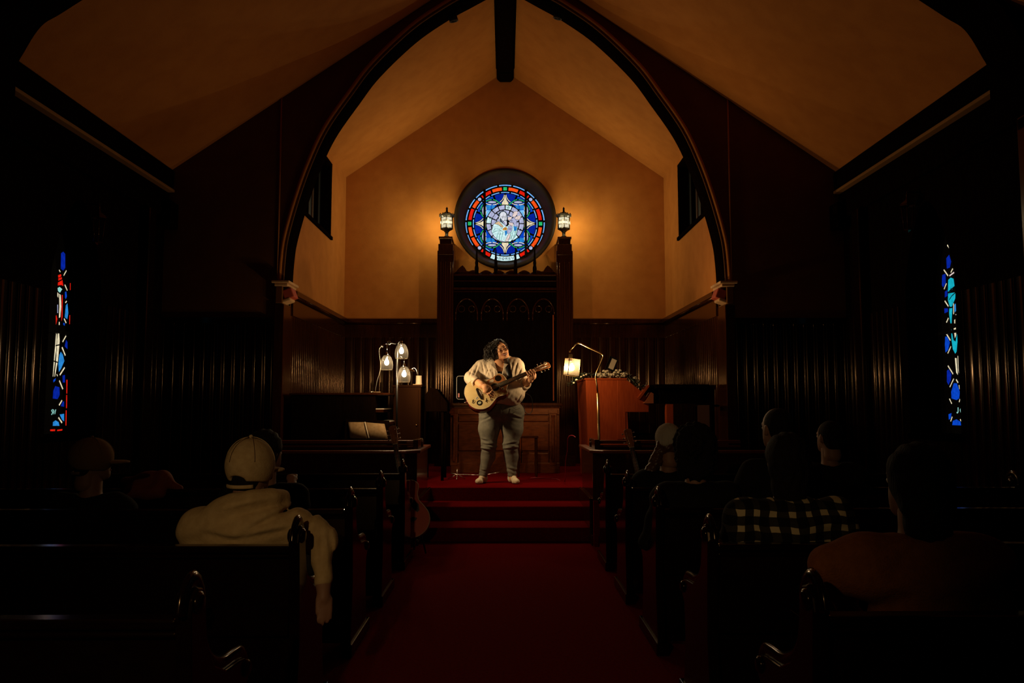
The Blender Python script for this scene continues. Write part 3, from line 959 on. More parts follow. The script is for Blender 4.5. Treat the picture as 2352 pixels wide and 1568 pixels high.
Lm = {'map': lambda x, y: (x / 3.135, 540 + y / 3.135),
 'polys': [('deep', [(440, 130), (455, 118), (470, 135), (470, 235), (455, 255), (438, 240)]),
  ('red', [(418, 288), (440, 280), (442, 296), (420, 306)]), ('red', [(420, 310), (445, 302), (446, 316), (420, 328)]), ('red', [(418, 340), (450, 322), (456, 366), (440, 358), (416, 362)]),
  ('mint', [(415, 380), (430, 372), (448, 388), (432, 414), (418, 402)]),
  ('cream', [(426, 420), (438, 430), (442, 515), (434, 590), (424, 596), (428, 515)]), ('cream', [(414, 410), (421, 420), (420, 450), (413, 440)]),
  ('red', [(446, 430), (452, 430), (450, 590), (442, 620)]),
  ('blue', [(468, 408), (478, 405), (482, 440), (474, 460), (468, 450)]), ('azure', [(474, 505), (486, 490), (492, 560), (484, 605), (466, 590)]),
  ('lilac', [(413, 500), (418, 500), (418, 560), (413, 560)]),
  ('red', [(402, 580), (406, 575), (413, 605), (403, 645)]), ('cream', [(424, 624), (430, 624), (430, 646), (423, 646)]), ('blue', [(456, 630), (468, 635), (466, 652), (456, 645)]),
  ('cream', [(418, 690), (426, 700), (430, 760), (418, 900), (396, 1018), (392, 1018), (404, 900), (410, 780)]),
  ('cream', [(404, 705), (410, 715), (406, 800), (392, 940), (383, 1018), (380, 1018), (388, 900), (398, 780)]),
  ('deep', [(476, 752), (486, 770), (486, 820), (466, 800)]), ('azure', [(438, 838), (452, 858), (464, 905), (440, 960), (424, 985), (420, 930), (428, 860)]),
  ('blue', [(384, 1042), (402, 1028), (398, 1048), (384, 1060)]), ('deep', [(398, 1085), (428, 1095), (430, 1150), (415, 1180), (380, 1175), (384, 1120)]),
  ('deep', [(450, 1010), (468, 1005), (468, 1060), (452, 1060)]),
  ('deep', [(438, 1230), (450, 1200), (462, 1195), (462, 1235)]), ('azure', [(430, 1290), (462, 1285), (462, 1340), (448, 1330)]),
  ('azure', [(380, 1372), (382, 1345), (400, 1332), (422, 1345), (428, 1372)]),
  ('red', [(362, 1398), (398, 1396), (396, 1410), (362, 1410)]), ('red', [(412, 1400), (450, 1395), (448, 1406), (412, 1410)]),
  ('red', [(478, 1040), (486, 1040), (484, 1140), (478, 1140)]), ('red', [(477, 1150), (484, 1150), (482, 1245), (476, 1245)]), ('red', [(474, 1260), (480, 1260), (478, 1370), (472, 1370)]),
  ('red', [(504, 345), (509, 345), (508, 395), (504, 395)]), ('red', [(500, 575), (505, 575), (503, 640), (499, 640)])],
 'lines': [('cream', .012, ((425, 250), (434, 265))), ('cream', .012, ((478, 254), (458, 290))), ('cream', .014, ((466, 356), (484, 398))), ('cream', .012, ((470, 486), (480, 474))),
  ('cream', .014, ((461, 600), (476, 632))), ('cream', .014, ((475, 724), (450, 768))), ('cream', .016, ((446, 806), (470, 866))), ('cream', .016, ((465, 952), (430, 1006))),
  ('cream', .016, ((427, 1046), (452, 1108))), ('cream', .016, ((446, 1188), (425, 1224))), ('cream', .016, ((420, 1312), (446, 1350))), ('lead', .012, ((400, 795), (430, 788))), ('lead', .012, ((385, 905), (414, 915))),
  ('cream', .010, ((408, 1000), (414, 1014))),
  # the last letters of a name
  ('mint', .012, ((378, 1254), (371, 1262), (379, 1276), (371, 1292))), ('mint', .012, ((383, 1254), (387, 1288), (391, 1262), (395, 1286), (401, 1254)))]}
side_glass(-1, Lm, None, 4)
Rm = {'map': lambda x, y: (1952 + x / 2.6125, 440 + y / 2.6125),
 'polys': [('deep', [(578, 400), (596, 378), (608, 420), (600, 455), (582, 462)]), ('deep', [(554, 500), (574, 492), (576, 545), (560, 575), (552, 560)]),
  ('deep', [(570, 600), (584, 590), (586, 625), (570, 635)]), ('deep', [(566, 700), (588, 700), (590, 720), (568, 730)]),
  ('teal', [(590, 530), (605, 515), (622, 522), (628, 565), (612, 590), (606, 575), (600, 600), (588, 600)]),
  ('teal', [(590, 610), (634, 604), (632, 640), (612, 690), (600, 690), (588, 650)]), ('teal', [(596, 700), (615, 698), (610, 790), (604, 790), (596, 740)]),
  ('azure', [(626, 680), (638, 668), (638, 715), (628, 725)]),
  ('teal', [(608, 826), (614, 850), (622, 890), (634, 900), (646, 840), (650, 860), (640, 960), (632, 972), (618, 945), (610, 890)]),
  ('cream', [(623, 820), (636, 815), (638, 860), (630, 880)]), ('cream', [(626, 770), (632, 765), (632, 790), (626, 790)]),
  ('blue', [(572, 870), (584, 868), (600, 905), (590, 950), (574, 965), (570, 920)]),
  ('cream', [(630, 998), (640, 998), (648, 1100), (638, 1085)]), ('cream', [(646, 985), (654, 985), (658, 1080), (656, 1100), (650, 1070)]),
  ('deep', [(582, 1075), (592, 1065), (610, 1095), (606, 1130), (592, 1160), (582, 1140)]),
  ('blue', [(624, 1148), (642, 1150), (660, 1200), (656, 1240), (640, 1250), (610, 1240), (608, 1200)]),
  ('blue', [(592, 1335), (610, 1328), (606, 1360), (594, 1368)]), ('blue', [(614, 1400), (618, 1375), (640, 1365), (664, 1380), (668, 1402)]), ('rose', [(634, 735), (644, 735), (644, 740), (634, 740)])],
 'lines': [('cream', .014, ((585, 320), (605, 348))), ('cream', .014, ((564, 468), (590, 505))), ('cream', .014, ((618, 462), (606, 485))), ('rose', .014, ((598, 505), (626, 484))), ('cream', .012, ((580, 550), (566, 585))),
  ('cream', .014, ((570, 655), (592, 688))), ('cream', .014, ((592, 758), (580, 785))), ('cream', .014, ((577, 848), (604, 892))), ('cream', .012, ((607, 928), (588, 970))), ('cream', .014, ((589, 1044), (620, 1094))),
  ('cream', .012, ((624, 1122), (600, 1172))), ('cream', .014, ((638, 1126), (650, 1146))), ('cream', .012, ((598, 1242), (612, 1272))), ('cream', .012, ((662, 1244), (656, 1262))), ('cream', .012, ((615, 1350), (605, 1378))),
  ('cream', .012, ((662, 1365), (670, 1378))), ('cream', .012, ((623, 670), (623, 735))), ('cream', .014, ((656, 1160), (660, 1185))),
  ('lead', .012, ((594, 600), (628, 570))), ('lead', .01, ((596, 650), (612, 625), (634, 605))),
  ('mint', .012, ((650, 1294), (650, 1322), (645, 1328), (642, 1322))), ('mint', .012, ((668, 1298), (662, 1310), (668, 1326)))]}
side_glass(1, Rm, None, 5)

# ------------------------------------------------------------------ lamps
def point(name, loc, power, col, r, parent):
    l = bpy.data.lights.new(name, 'POINT'); l.energy = power; l.color = col; l.shadow_soft_size = r
    o = bpy.data.objects.new(name, l)
    o.location = Vector(loc) - (root_loc(parent) if parent else Vector((0, 0, 0)))
    COL.objects.link(o); o.parent = parent
    return o
M['bulb'] = bulb_mat('glowing_bulb', (1.0, 0.86, 0.62), 14.0)
M['lantern_glass'] = emit('lantern_glass', (1.0, 0.80, 0.52), 1.5, 0.25, 20)
M['clear'] = glass_mat('ribbed_clear_glass', (0.10, 0.095, 0.085), 0.93, 0.10)
M['frost'] = glass_mat('frosted_glass', (0.10, 0.085, 0.06), 0.84, 0.4)

def ribbed_shade(mb, c, r, h, ribs=14, wall=0.002):
    """open-bottomed bell of ribbed glass"""
    n = ribs * 4
    prof = [(0.22, 1.0), (0.45, 0.97), (0.72, 0.82), (0.92, 0.58), (1.0, 0.34), (0.97, 0.14), (0.88, 0.0)]
    vs = []
    for q, z in prof:
        for k in range(n):
            a = 2 * math.pi * k / n
            rr = r * q * (1 + 0.07 * math.cos(ribs * a))
            vs.append(Vector(c) + Vector((rr * math.cos(a), rr * math.sin(a), z * h)))
    fs = []
    for i in range(len(prof) - 1):
        for k in range(n):
            l = (k + 1) % n
            fs.append((i * n + k, i * n + l, (i + 1) * n + l, (i + 1) * n + k))
    mb.add(vs, fs, 0, True)

def bulb_shape(mb, c, r, mi=0):
    mb.lathe(c, [(0.001, -r * 1.25), (r * .5, -r * 1.15), (r * .9, -r * .6), (r, 0), (r * .85, r * .6), (r * .45, r * 1.2), (r * .35, r * 1.7), (0.001, r * 1.75)], 16, mi)

LD = 9.0
base = at(912, 1040, LD)
ll = thing('floor_lamp', 'black floor lamp with three hanging ribbed glass shades left of the singer', 'lamp', (base.x, LD, PZ))
m = MB(); m.lathe((base.x, LD, PZ), [(0.001, 0), (0.14, 0), (0.14, 0.015), (0.12, 0.025), (0.02, 0.03), (0.001, 0.03)], 28); m.build('base', M['black'], ll)
top = at(912, 790, LD)
m = MB(); m.cyl((base.x, LD, PZ + 0.02), (top.x, LD, top.z), 0.011, n=12); m.build('pole', M['black'], ll)
hub = at(895, 788, LD)
SH = [((888, 849), 0.068, 0.165, (890, 790)), ((922, 823), 0.074, 0.17, (920, 784)), ((928, 877), 0.070, 0.175, (927, 824))]
for i, (pb, r, h, pt) in enumerate(SH):
    dy = (-0.10, 0.0, -0.06)[i]
    c = at(*pb, LD + dy); tp = at(*pt, LD + dy)
    m = MB()
    arm0 = Vector((top.x, LD, top.z - (0.0, 0.01, 0.16)[i]))
    if i == 0: m.tube([arm0, Vector((hub.x, LD - 0.05, hub.z)), Vector((c.x, LD + dy, tp.z))], 0.005, 8)
    else: m.tube([arm0, (arm0 + Vector((c.x, LD + dy, tp.z))) / 2 + Vector((0, 0, 0.02)), Vector((c.x, LD + dy, tp.z))], 0.005, 8)
    m.build('arm', M['black'], ll)
    m = MB()
    m.cyl((c.x, LD + dy, tp.z), (c.x, LD + dy, c.z + h + 0.02), 0.004, n=8)
    m.cyl((c.x, LD + dy, c.z + h + 0.03), (c.x, LD + dy, c.z + h - 0.025), 0.011, 0.018, n=14)
    m.build('socket', M['chrome'], ll)
    m = MB(); ribbed_shade(m, (c.x, LD + dy, c.z), r, h); sh = m.build('shade', M['clear'], ll)
    m = MB(); m.tube([Vector((c.x + r * .885 * math.cos(a), LD + dy + r * .885 * math.sin(a), c.z)) for a in [2 * math.pi * k / 28 for k in range(28)]], 0.0035, 6, closed=True)
    m.build('shade_rim', M['frost'], sh)
    m = MB(); bulb_shape(m, (c.x, LD + dy, c.z + h * .50), 0.026); m.build('bulb', M['bulb'], ll)
    point('bulb_and_fill_light', (c.x, LD + dy, c.z + h * .50), P_LEFT, LAMP_COL, 0.024, ll)
m = MB()
m.tube([Vector((hub.x + 0.018 * math.cos(a), LD - 0.05, hub.z + 0.018 * math.sin(a))) for a in [2 * math.pi * k / 16 for k in range(16)]], 0.006, 6, closed=True)
k1 = at(876, 794, LD); m.ball(k1, 0.010); m.tube([k1, Vector((hub.x, LD - 0.05, hub.z))], 0.003, 6)
m.build('swivel', M['chrome'], ll)

RD = 9.42
pb = at(1376, 1025, RD); rl0 = at(1375.5, 905, RD)
rl = thing('floor_lamp', 'bent brass floor lamp with a boxy glass shade behind the right rail', 'lamp', (at(1378, 1040, RD).x, RD, PZ))
m = MB(); m.lathe((rl.location.x, RD, PZ), [(0.001, 0), (0.13, 0), (0.13, 0.012), (0.11, 0.02), (0.02, 0.03), (0.001, 0.03)], 28); m.build('base', M['brass'], rl)
m = MB(); m.tube([(rl.location.x, RD, PZ + .02), at(1373, 903, RD)], 0.0165, 14); m.build('lower_pole', M['brass'], rl)
P = [at(*q, RD) for q in ((1373, 905), (1371, 885), (1368, 866), (1370, 856), (1378, 838), (1385, 820), (1385, 815), (1380, 811), (1350, 797), (1334, 789), (1327, 788), (1322, 791), (1311, 804))]
m = MB(); m.tube(P[:-3] + [P[-3] + Vector((0, 0, .002))], 0.0095, 12)
m.tube([P[-3], P[-2], P[-1] ], [0.0095, 0.007, 0.004], 10); m.build('bent_arm', M['brass'], rl)
m = MB()
a = at(1309, 807, RD); b = at(1311, 822, RD)
m.ball(a, 0.012); m.box((a + b) / 2 + Vector((0, 0, -0.035)), (0.045, 0.045, 0.085), Matrix.Rotation(0.12, 3, 'Y'))
m.build('socket', M['brass'], rl, bevel=0.004)
sc_ = at(1314, 843, RD)
Rl = Matrix.Rotation(math.radians(6), 3, 'Y') @ Matrix.Rotation(0.35, 3, 'Z')
def shell_box(mb, c, s, R, t=0.003):
    hx, hy, hz = [q / 2 for q in s]
    for cc, ss in (((0, -hy, 0), (s[0], t, s[2])), ((0, hy, 0), (s[0], t, s[2])), ((-hx, 0, 0), (t, s[1], s[2])), ((hx, 0, 0), (t, s[1], s[2]))):
        mb.box(Vector(c) + R @ Vector(cc), ss, R)
m = MB(); shell_box(m, sc_, (0.145, 0.12, 0.20), Rl); sh = m.build('shade', M['frost'], rl)
m = MB()
for z in (-1, 1):
    for cc, ss in (((0, -.06, z * .1), (.150, .006, .006)), ((0, .06, z * .1), (.150, .006, .006)), ((-.0725, 0, z * .1), (.006, .125, .006)), ((.0725, 0, z * .1), (.006, .125, .006))):
        m.box(sc_ + Rl @ Vector(cc), ss, Rl)
for x in (-1, 1):
    for y in (-1, 1): m.box(sc_ + Rl @ Vector((x * .0725, y * .06, 0)), (.006, .006, .2), Rl)
m.build('shade_frame', M['brass'], sh)
m = MB(); bulb_shape(m, sc_ + Vector((0, 0, -0.005)), 0.030); m.build('bulb', M['bulb'], rl)
point('bulb_and_fill_light', sc_ + Vector((0, 0, -0.005)), P_RIGHT, LAMP_COL, 0.028, rl)
def spot(name, loc, aim, power, col, r, ang, blend, parent=None):
    l = bpy.data.lights.new(name, 'SPOT'); l.energy = power; l.color = col; l.shadow_soft_size = r; l.spot_size = math.radians(ang); l.spot_blend = blend
    o = bpy.data.objects.new(name, l); o.location = Vector(loc) - (root_loc(parent) if parent else Vector((0, 0, 0)))
    o.rotation_euler = (Vector(aim) - Vector(loc)).to_track_quat('-Z', 'Y').to_euler(); COL.objects.link(o); o.parent = parent
    return o
spot('bulb_and_fill_light', sc_ + Vector((0, 0, 0.01)), (3.4, 8.5, 4.6), P_RIGHT_UP_FILL, LAMP_COL, 0.028, 105, 0.8, rl)  # this and the next two are added fill spots, not bulbs
spot('bulb_and_fill_light', at(922, 838, LD) + Vector((0, 0, .0)), (0.9, 10.6, 1.45), P_LEFT_FILL, LAMP_COL, 0.035, 120, 0.6, ll)
spot('bulb_and_fill_light', sc_ + Vector((0, 0, -0.01)), (-0.9, 12.4, 2.9), P_RIGHT_FILL, LAMP_COL, 0.028, 125, 0.7, rl)
# unseen spotlight added behind the camera to light the backs of the audience
sl = thing('spotlight', 'unseen black spotlight added on the rear wall to light the audience', 'spotlight', (-0.9, NEAR_Y + .35, 2.1))
Rs = rot_to(Vector((0.6, 4.6, -1.15)))
m = MB(); m.lathe((-0.9, NEAR_Y + .35, 2.1), [(.001, -.12), (.05, -.12), (.06, -.10), (.065, .10), (.06, .10), (.055, -.08), (.001, -.09)], 20, R=Rs); m.build('can', M['black'], sl)
m = MB(); m.tube([(-0.9, NEAR_Y + .30, 2.1), (-0.9, NEAR_Y, 2.15)], .012, 8); m.build('bracket', M['black'], sl)
spot('rear_fill_light', Vector((-0.9, NEAR_Y + .35, 2.1)) + Rs @ Vector((0, 0, .11)), (-0.25, 3.6, 0.85), P_REAR_FILL, (1.0, 0.68, 0.34), 0.03, 62, 0.9, sl)

# hexagonal lanterns on the two posts of the carved screen
for s, px in ((-1, 1026), (1, 1295)):
    c = at(px, 543, 12.38); cz = c.z
    side = 'left' if s < 0 else 'right'
    ln = thing('lantern', 'lit hexagonal black lantern on the %s post of the carved screen' % side, 'lantern', (c.x, 12.38, cz), 'lanterns beside the round window')
    X, Y = c.x, 12.38
    def hexa(r, z, a0=math.pi / 6): return [Vector((X + r * math.cos(a0 + k * math.pi / 3), Y + r * math.sin(a0 + k * math.pi / 3), cz + z)) for k in range(6)]
    m = MB()
    m.lathe((X, Y, cz), [(0.035, -0.01), (0.045, 0.0), (0.02, 0.02), (0.03, 0.045), (0.014, 0.06)], 14)
    m.lathe((X, Y, cz), [(0.02, 0.05), (0.045, 0.085), (0.085, 0.105), (0.10, 0.115), (0.10, 0.13), (0.001, 0.13)], 6, smooth=False)
    m.build('bracket', M['iron'], ln)
    z0, z1, r = 0.125, 0.305, 0.098
    m = MB()
    H = hexa(r, 0)
    for k in range(6):
        a, b = H[k], H[(k + 1) % 6]
        up0, up1 = Vector((0, 0, z0)), Vector((0, 0, z1))
        m.tube([a + up0, a + up1], 0.009, 6)
        for zz in (z0, z0 + .06, z0 + .12, z1): m.tube([a + Vector((0, 0, zz)), b + Vector((0, 0, zz))], 0.0055, 6)
        for t in (.25, .5, .75):
            q = a.lerp(b, t); m.tube([q + up0, q + up1], 0.0045, 6)
    m.build('cage', M['iron'], ln)
    m = MB()
    H = hexa(r - 0.01, 0)
    for k in range(6):
        a, b = H[k], H[(k + 1) % 6]
        m.add([a + Vector((0, 0, z0)), b + Vector((0, 0, z0)), b + Vector((0, 0, z1 - .01)), a + Vector((0, 0, z1 - .01))], [(0, 1, 2, 3)])
    m.build('pane', M['lantern_glass'], ln, smooth=False)
    m = MB()
    m.lathe((X, Y, cz), [(0.10, 0.300), (0.118, 0.31), (0.122, 0.345), (0.10, 0.355), (0.045, 0.385), (0.018, 0.395), (0.014, 0.43), (0.018, 0.45), (0.001, 0.475)], 6, smooth=False)
    for k in range(12):
        a = math.pi / 6 * k
        m.box((X + .112 * math.cos(a), Y + .112 * math.sin(a), cz + .352), (.012, .012, .022))
    m.build('roof', M['iron'], ln)
    for dx, dy in ((s * 0.15, -0.03), (s * -0.04, -0.15)):
        point('lantern_light', (X + dx, Y + dy, cz + 0.22), P_LANTERN * (0.5), LANTERN_COL, 0.03, ln)

# ------------------------------------------------------------------ carved screen (reredos), altar
SD = 12.25
zb = lambda py: at(1160, py, SD).z
xb = lambda px: at(px, 800, SD).x
rs = thing('carved_screen', 'tall dark carved wooden screen with two fluted posts under the round window', 'screen', (0, SD, PZ))
for s in (-1, 1):
    xo, xi = s * abs(xb(1003)), s * abs(xb(1045))
    xo = s * 1.055; xi = s * 0.80
    m = MB()
    # square core, round shafts on the face
    m.span((xo, SD + .02, PZ), (xi, BACK_Y, zb(575)))
    w = abs(xo - xi)
    for k in range(7):
        x = xi + (xo - xi) * (k + .5) / 7
        m.tube([(x, SD + .02, PZ + .15), (x, SD + .02, zb(600))], 0.0155 if k % 2 else 0.011, 10)
    m.span((xo + s * .02, SD - .01, PZ), (xi - s * .02, SD + .1, PZ + .16))
    m.span((xo - s * .015, SD + .0, zb(585)), (xi + s * .01, BACK_Y, zb(560)))
    m.span((xo - s * .035, SD + .02, zb(560)), (xi + s * .035, BACK_Y, zb(548)))
    m.span((xo - s * .02, SD - .0, zb(548)), (xi + s * .02, BACK_Y, zb(543)))
    m.build('post', M['wood'], rs, bevel=0.006)
# frieze with mouldings, arches of tracery, crest and finials
m = MB()
m.span((-.80, SD + .10, zb(735)), (.80, BACK_Y - .02, zb(628)))
m.span((-.80, SD + .12, PZ), (.80, SD + .16, zb(735)))
m.build('panel', M['wood_black'], rs)
m = MB()
for py, d, h in ((628, .05, .03), (642, .08, .018), (660, .03, .035), (667, .06, .016)):
    m.span((-.80, SD + d - .02, zb(py) - h), (.80, SD + .14, zb(py)))
m.build('frieze_moulding', M['wood'], rs, bevel=0.006)
m = MB()
for k in range(4):
    cx = -.6 + .4 * k
    zt = zb(690)
    for q in (-1, 1):
        pts = [(cx + q * .17 * math.cos(t), SD + .09, zt - .22 + .26 * math.sin(t)) for t in [math.pi / 2 * j / 8 for j in range(9)]]
        m.tube(pts, 0.014, 8)
        m.tube([(cx + q * .17, SD + .09, zt - .22), (cx + q * .17, SD + .09, zb(735))], .012, 8)
        pts = [(cx + q * .08 + .05 * math.cos(t), SD + .09, zt - .12 + .05 * math.sin(t)) for t in [2 * math.pi * j / 12 for j in range(12)]]
        m.tube(pts, .008, 6, closed=True)
m.build('tracery', M['wood'], rs)
m = MB()
prof = []
n = 48
for i in range(n + 1):
    x = -.80 + 1.6 * i / n
    t = abs(math.sin(math.pi * (x + .8) / .2))
    edge = 1 if abs(x) > .55 else 0
    prof.append((x, zb(628) + 0.02 + .05 * t + edge * .09 * max(0, 1 - abs(abs(x) - .66) / .10)))
m.prism([(-.80, zb(632))] + prof + [(.80, zb(632))], lambda u, v, w: (u, w, v), (SD + .10, SD + .16))
m.build('crest', M['wood'], rs)
for px, py in ((1095, 560), (1139, 566), (1184, 566), (1228, 560)):
    p = at(px, py, SD + .12)
    m = MB()
    m.lathe((p.x, SD + .12, 0), [(0.03, zb(628)), (0.032, zb(612)), (0.022, zb(606)), (0.026, zb(600)), (0.016, zb(590)), (0.012, (zb(590) + p.z) / 2), (0.001, p.z)], 8)
    m.build('finial', M['wood_black'], rs)
m = MB(); x = at(1272, 800, SD).x
m.span((x - .012, SD + .055, zb(920)), (x + .004, SD + .10, zb(722))); m.build('lit_edge_strip', M['wood_red'], rs)  # brighter wood strip that paints the lit edge beside the right post

AD = 11.0
al = thing('altar', 'panelled dark wooden altar table behind the singer', 'altar', (0, AD, PZ))
za = lambda py: at(1160, py, AD).z
m = MB()
m.span((-.79, AD - .03, za(932)), (.80, AD + .75, za(925))); m.span((-.76, AD - .005, za(937)), (.77, AD + .74, za(932)))
m.build('top', M['wood_red'] if False else M['wood'], al, bevel=0.008)
M['wood_altar'] = mat('polished_altar_wood', (0.090, 0.020, 0.005), 0.35, col2=(0.055, 0.012, 0.003), nscale=6, stretch=(2, 6, 6), spec=0.3, stint=(1, .6, .35))
m = MB()
m.span((-.74, AD + .03, PZ + .001), (.75, AD + .72, za(937)))
m.span((-.74, AD, PZ + .001), (.75, AD + .04, PZ + .14))
m.span((-.74, AD, za(952)), (.75, AD + .03, za(937)))
for x in (-.70, -.26, .17, .66):
    m.span((x - .05, AD - .005, PZ + .1), (x + .05, AD + .04, za(940)))
    m.span((x - .065, AD - .015, za(950)), (x + .065, AD + .04, za(940)))
    m.lathe((x, AD - .012, 0), [(0.018, PZ + .16), (0.028, PZ + .2), (0.018, PZ + .26), (.022, za(980)), (.018, za(960)), (.03, za(953))], 10)
m.build('body', M['wood_altar'], al, bevel=0.006)
m = MB()
for x0, x1 in ((-.64, -.32), (-.20, .11), (.23, .60)):
    for zz0, zz1 in ((za(968), za(955)), (za(1035), za(973)), (za(1075), za(1040))):
        m.box(((x0 + x1) / 2, AD + .022, (zz0 + zz1) / 2), (x1 - x0, .03, abs(zz1 - zz0)))
m.build('panel', M['wood_altar'], al, bevel=0.010)

# silver-edged black screen standing on the altar
a0, a1 = at(1049, 918, AD + .1), at(1116, 865, AD + .1)
mo = thing('monitor', 'black screen with a thin silver edge standing on the altar', 'screen', ((a0.x + a1.x) / 2, AD + .1, za(925)))
def rrect(cx, cz, w, h, r, n=5):
    out = []
    for sx, sz, a in ((1, 1, 0), (-1, 1, 90), (-1, -1, 180), (1, -1, 270)):
        for k in range(n + 1):
            t = math.radians(a + 90 * k / n)
            out.append((cx + sx * (w / 2 - r) + r * math.cos(t), cz + sz * (h / 2 - r) + r * math.sin(t)))
    return out
cx, cz = (a0.x + a1.x) / 2, (a0.z + a1.z) / 2 + .008
w_, h_ = a1.x - a0.x, a1.z - a0.z
rr = rrect(cx, cz, w_, h_, .03)
m = MB(); m.prism(rr, lambda u, v, w: (u, w, v), (AD + .07, AD + .12)); m.span((cx - .1, AD + .06, za(925)), (cx + .1, AD + .2, cz - h_ / 2 + .01)); m.build('case', mat('matt_black', (.003, .003, .003), .8, spec=.05), mo)
m = MB(); m.tube([(u, AD + .068, v) for u, v in rr], .0055, 6, closed=True)
m.build('edge_trim', mat('silver_trim', (.55, .53, .48), .5, metal=.6), mo)
m = MB(); m.box((cx - w_ / 2 + .03, AD + .066, cz - h_ / 2 + .055), (.02, .006, .055)); m.build('label', emit('lit_label', (0.55, .16, .08), .9), mo)
m = MB(); m.cyl((cx, AD + .12, cz - .1), (cx, AD + .30, za(925) + .004), .008, n=8); m.build('stand', M['black'], mo)

# ------------------------------------------------------------------ chancel rails with the pews behind them
M['wood_rail'] = mat('red_brown_rail', (.12, .022, .008), .3, stint=(1, .6, .4))
def rail(s):
    y0, y1 = 7.77, 8.05
    zt = 0.922
    o = thing('choir_rail', 'panelled dark wooden rail on the %s of the steps' % ('left' if s < 0 else 'right'), 'rail', (s * 1.6, y0, 0))
    xi, xo = 0.86, 2.55
    ch = 0.10
    def plan(g): return [(s * (xi - g), y1 + .9), (s * (xi - g), y0 + ch - g * .4), (s * (xi + ch - g * .4), y0 - g), (s * (xo + g), y0 - g), (s * (xo + g), y0 + .05), (s * (xi + .16), y0 + .05), (s * (xi + .05), y0 + .2), (s * (xi + .05), y1 + .9)]
    m = MB()
    m.prism(plan(0), lambda u, v, w: (u, v, w), (0.0, zt - .03))
    m.prism(plan(.02), lambda u, v, w: (u, v, w), (0.0, .10))
    k = 4
    for i in range(k):
        x0_ = xi + .16 + (xo - xi - .2) * i / k; x1_ = x0_ + (xo - xi - .2) / k - .07
        m.span((s * x0_, y0 - .012, .18), (s * x1_, y0 + .02, zt - .12))
    m.build('panel', M['wood'], o, bevel=.006)
    m = MB(); m.prism(plan(.035), lambda u, v, w: (u, v, w), (zt - .03, zt)); m.build('cap_rail', M['wood_rail'], o, bevel=.008)
    return o
rail(-1); rail(1)
for s in (-1, 1):
    yb = 8.5
    zt = at(1160, 1013, yb).z
    o = thing('choir_pew', 'dark wooden choir pew with a scrolled end behind the %s rail' % ('left' if s < 0 else 'right'), 'pew', (s * 1.7, yb, PZ))
    x0 = 0.95 if s > 0 else 0.92
    m = MB(); m.span((s * x0, yb, PZ + .12), (s * 2.5, yb + .035, zt - .05))
    m.build('backrest', M['wood'], o, bevel=.005)
    m = MB(); m.span((s * x0, yb - .02, zt - .025), (s * 2.5, yb + .05, zt + .01)); m.span((s * x0, yb - .015, zt - .065), (s * 2.5, yb + .04, zt - .04)); m.build('top_rail', M['wood_rail'], o, bevel=.006)
    m = MB(); m.span((s * x0, yb - .42, PZ + .40), (s * 2.5, yb, PZ + .44)); m.build('seat', M['wood'], o, bevel=.005)
    m = MB()
    X = s * (x0 - .02)
    R90 = Matrix.Rotation(math.pi / 2, 3, 'Y')
    m.span((X - .025, yb - .42, PZ + .001), (X + .025, yb + .05, PZ + .58))
    m.lathe((X, yb, zt - .03), [(.001, -.035), (.055, -.035), (.062, -.025), (.062, .025), (.055, .035), (.001, .035)], 20, R=R90)
    m.span((X - .025, yb - .03, PZ + .5), (X + .025, yb + .05, zt - .03))
    m.build('end_panel', M['wood'], o, bevel=.005)

# ------------------------------------------------------------------ console organ on the left, oak organ on the right
OD = 9.32
q = lambda px, py, D=OD: at(px, py, D)
og = thing('organ_console', 'black organ console with a reddish cheek and stepped keyboards on the left', 'organ', (q(750, 1000).x, OD, PZ))
X0, X1 = -2.49, q(862, 903).x
zt = q(700, 907).z
m = MB(); m.span((X0, OD, PZ), (X1, OD + 1.0, zt)); m.build('case', M['wood_black'], og, bevel=.008)
m = MB(); m.span((X0 - .02, OD - .02, zt), (q(896, 903).x, OD + 1.02, q(700, 902).z)); m.build('lid', M['wood'], og, bevel=.006)
m = MB()
xa, xb_ = q(862, 0).x, q(870, 0).x
m.span((xa, OD + .02, q(0, 968).z), (xb_, OD + .06, q(0, 920).z)); m.build('cheek', M['wood_red'], og, bevel=.004)
M['key'] = mat('ivory_keys', (.7, .62, .48), .3)
for i, (pa, pb_, yy, h) in enumerate((((869, 938), (881, 937), .1, .01), ((866, 967), (894, 966), .1, .012), ((864, 972), (896, 972), .06, .008))):
    a, b = q(*pa), q(*pb_)
    m = MB(); m.span((a.x - .05, OD + .05, a.z - h), (b.x, OD + .95, a.z)); m.build('keyboard', M['wood'] if i == 2 else M['key'], og, bevel=.002)
    m = MB(); m.span((a.x - .06, OD + .05, a.z - h - .035), (b.x - .01, OD + .96, a.z - h)); m.build('key_slip', M['wood_red'] if i == 1 else M['wood'], og, bevel=.003)
m = MB(); m.span((xa, OD + .05, PZ), (q(868, 0).x, OD + .95, q(0, 976).z)); m.build('knee_panel', M['wood_black'], og)
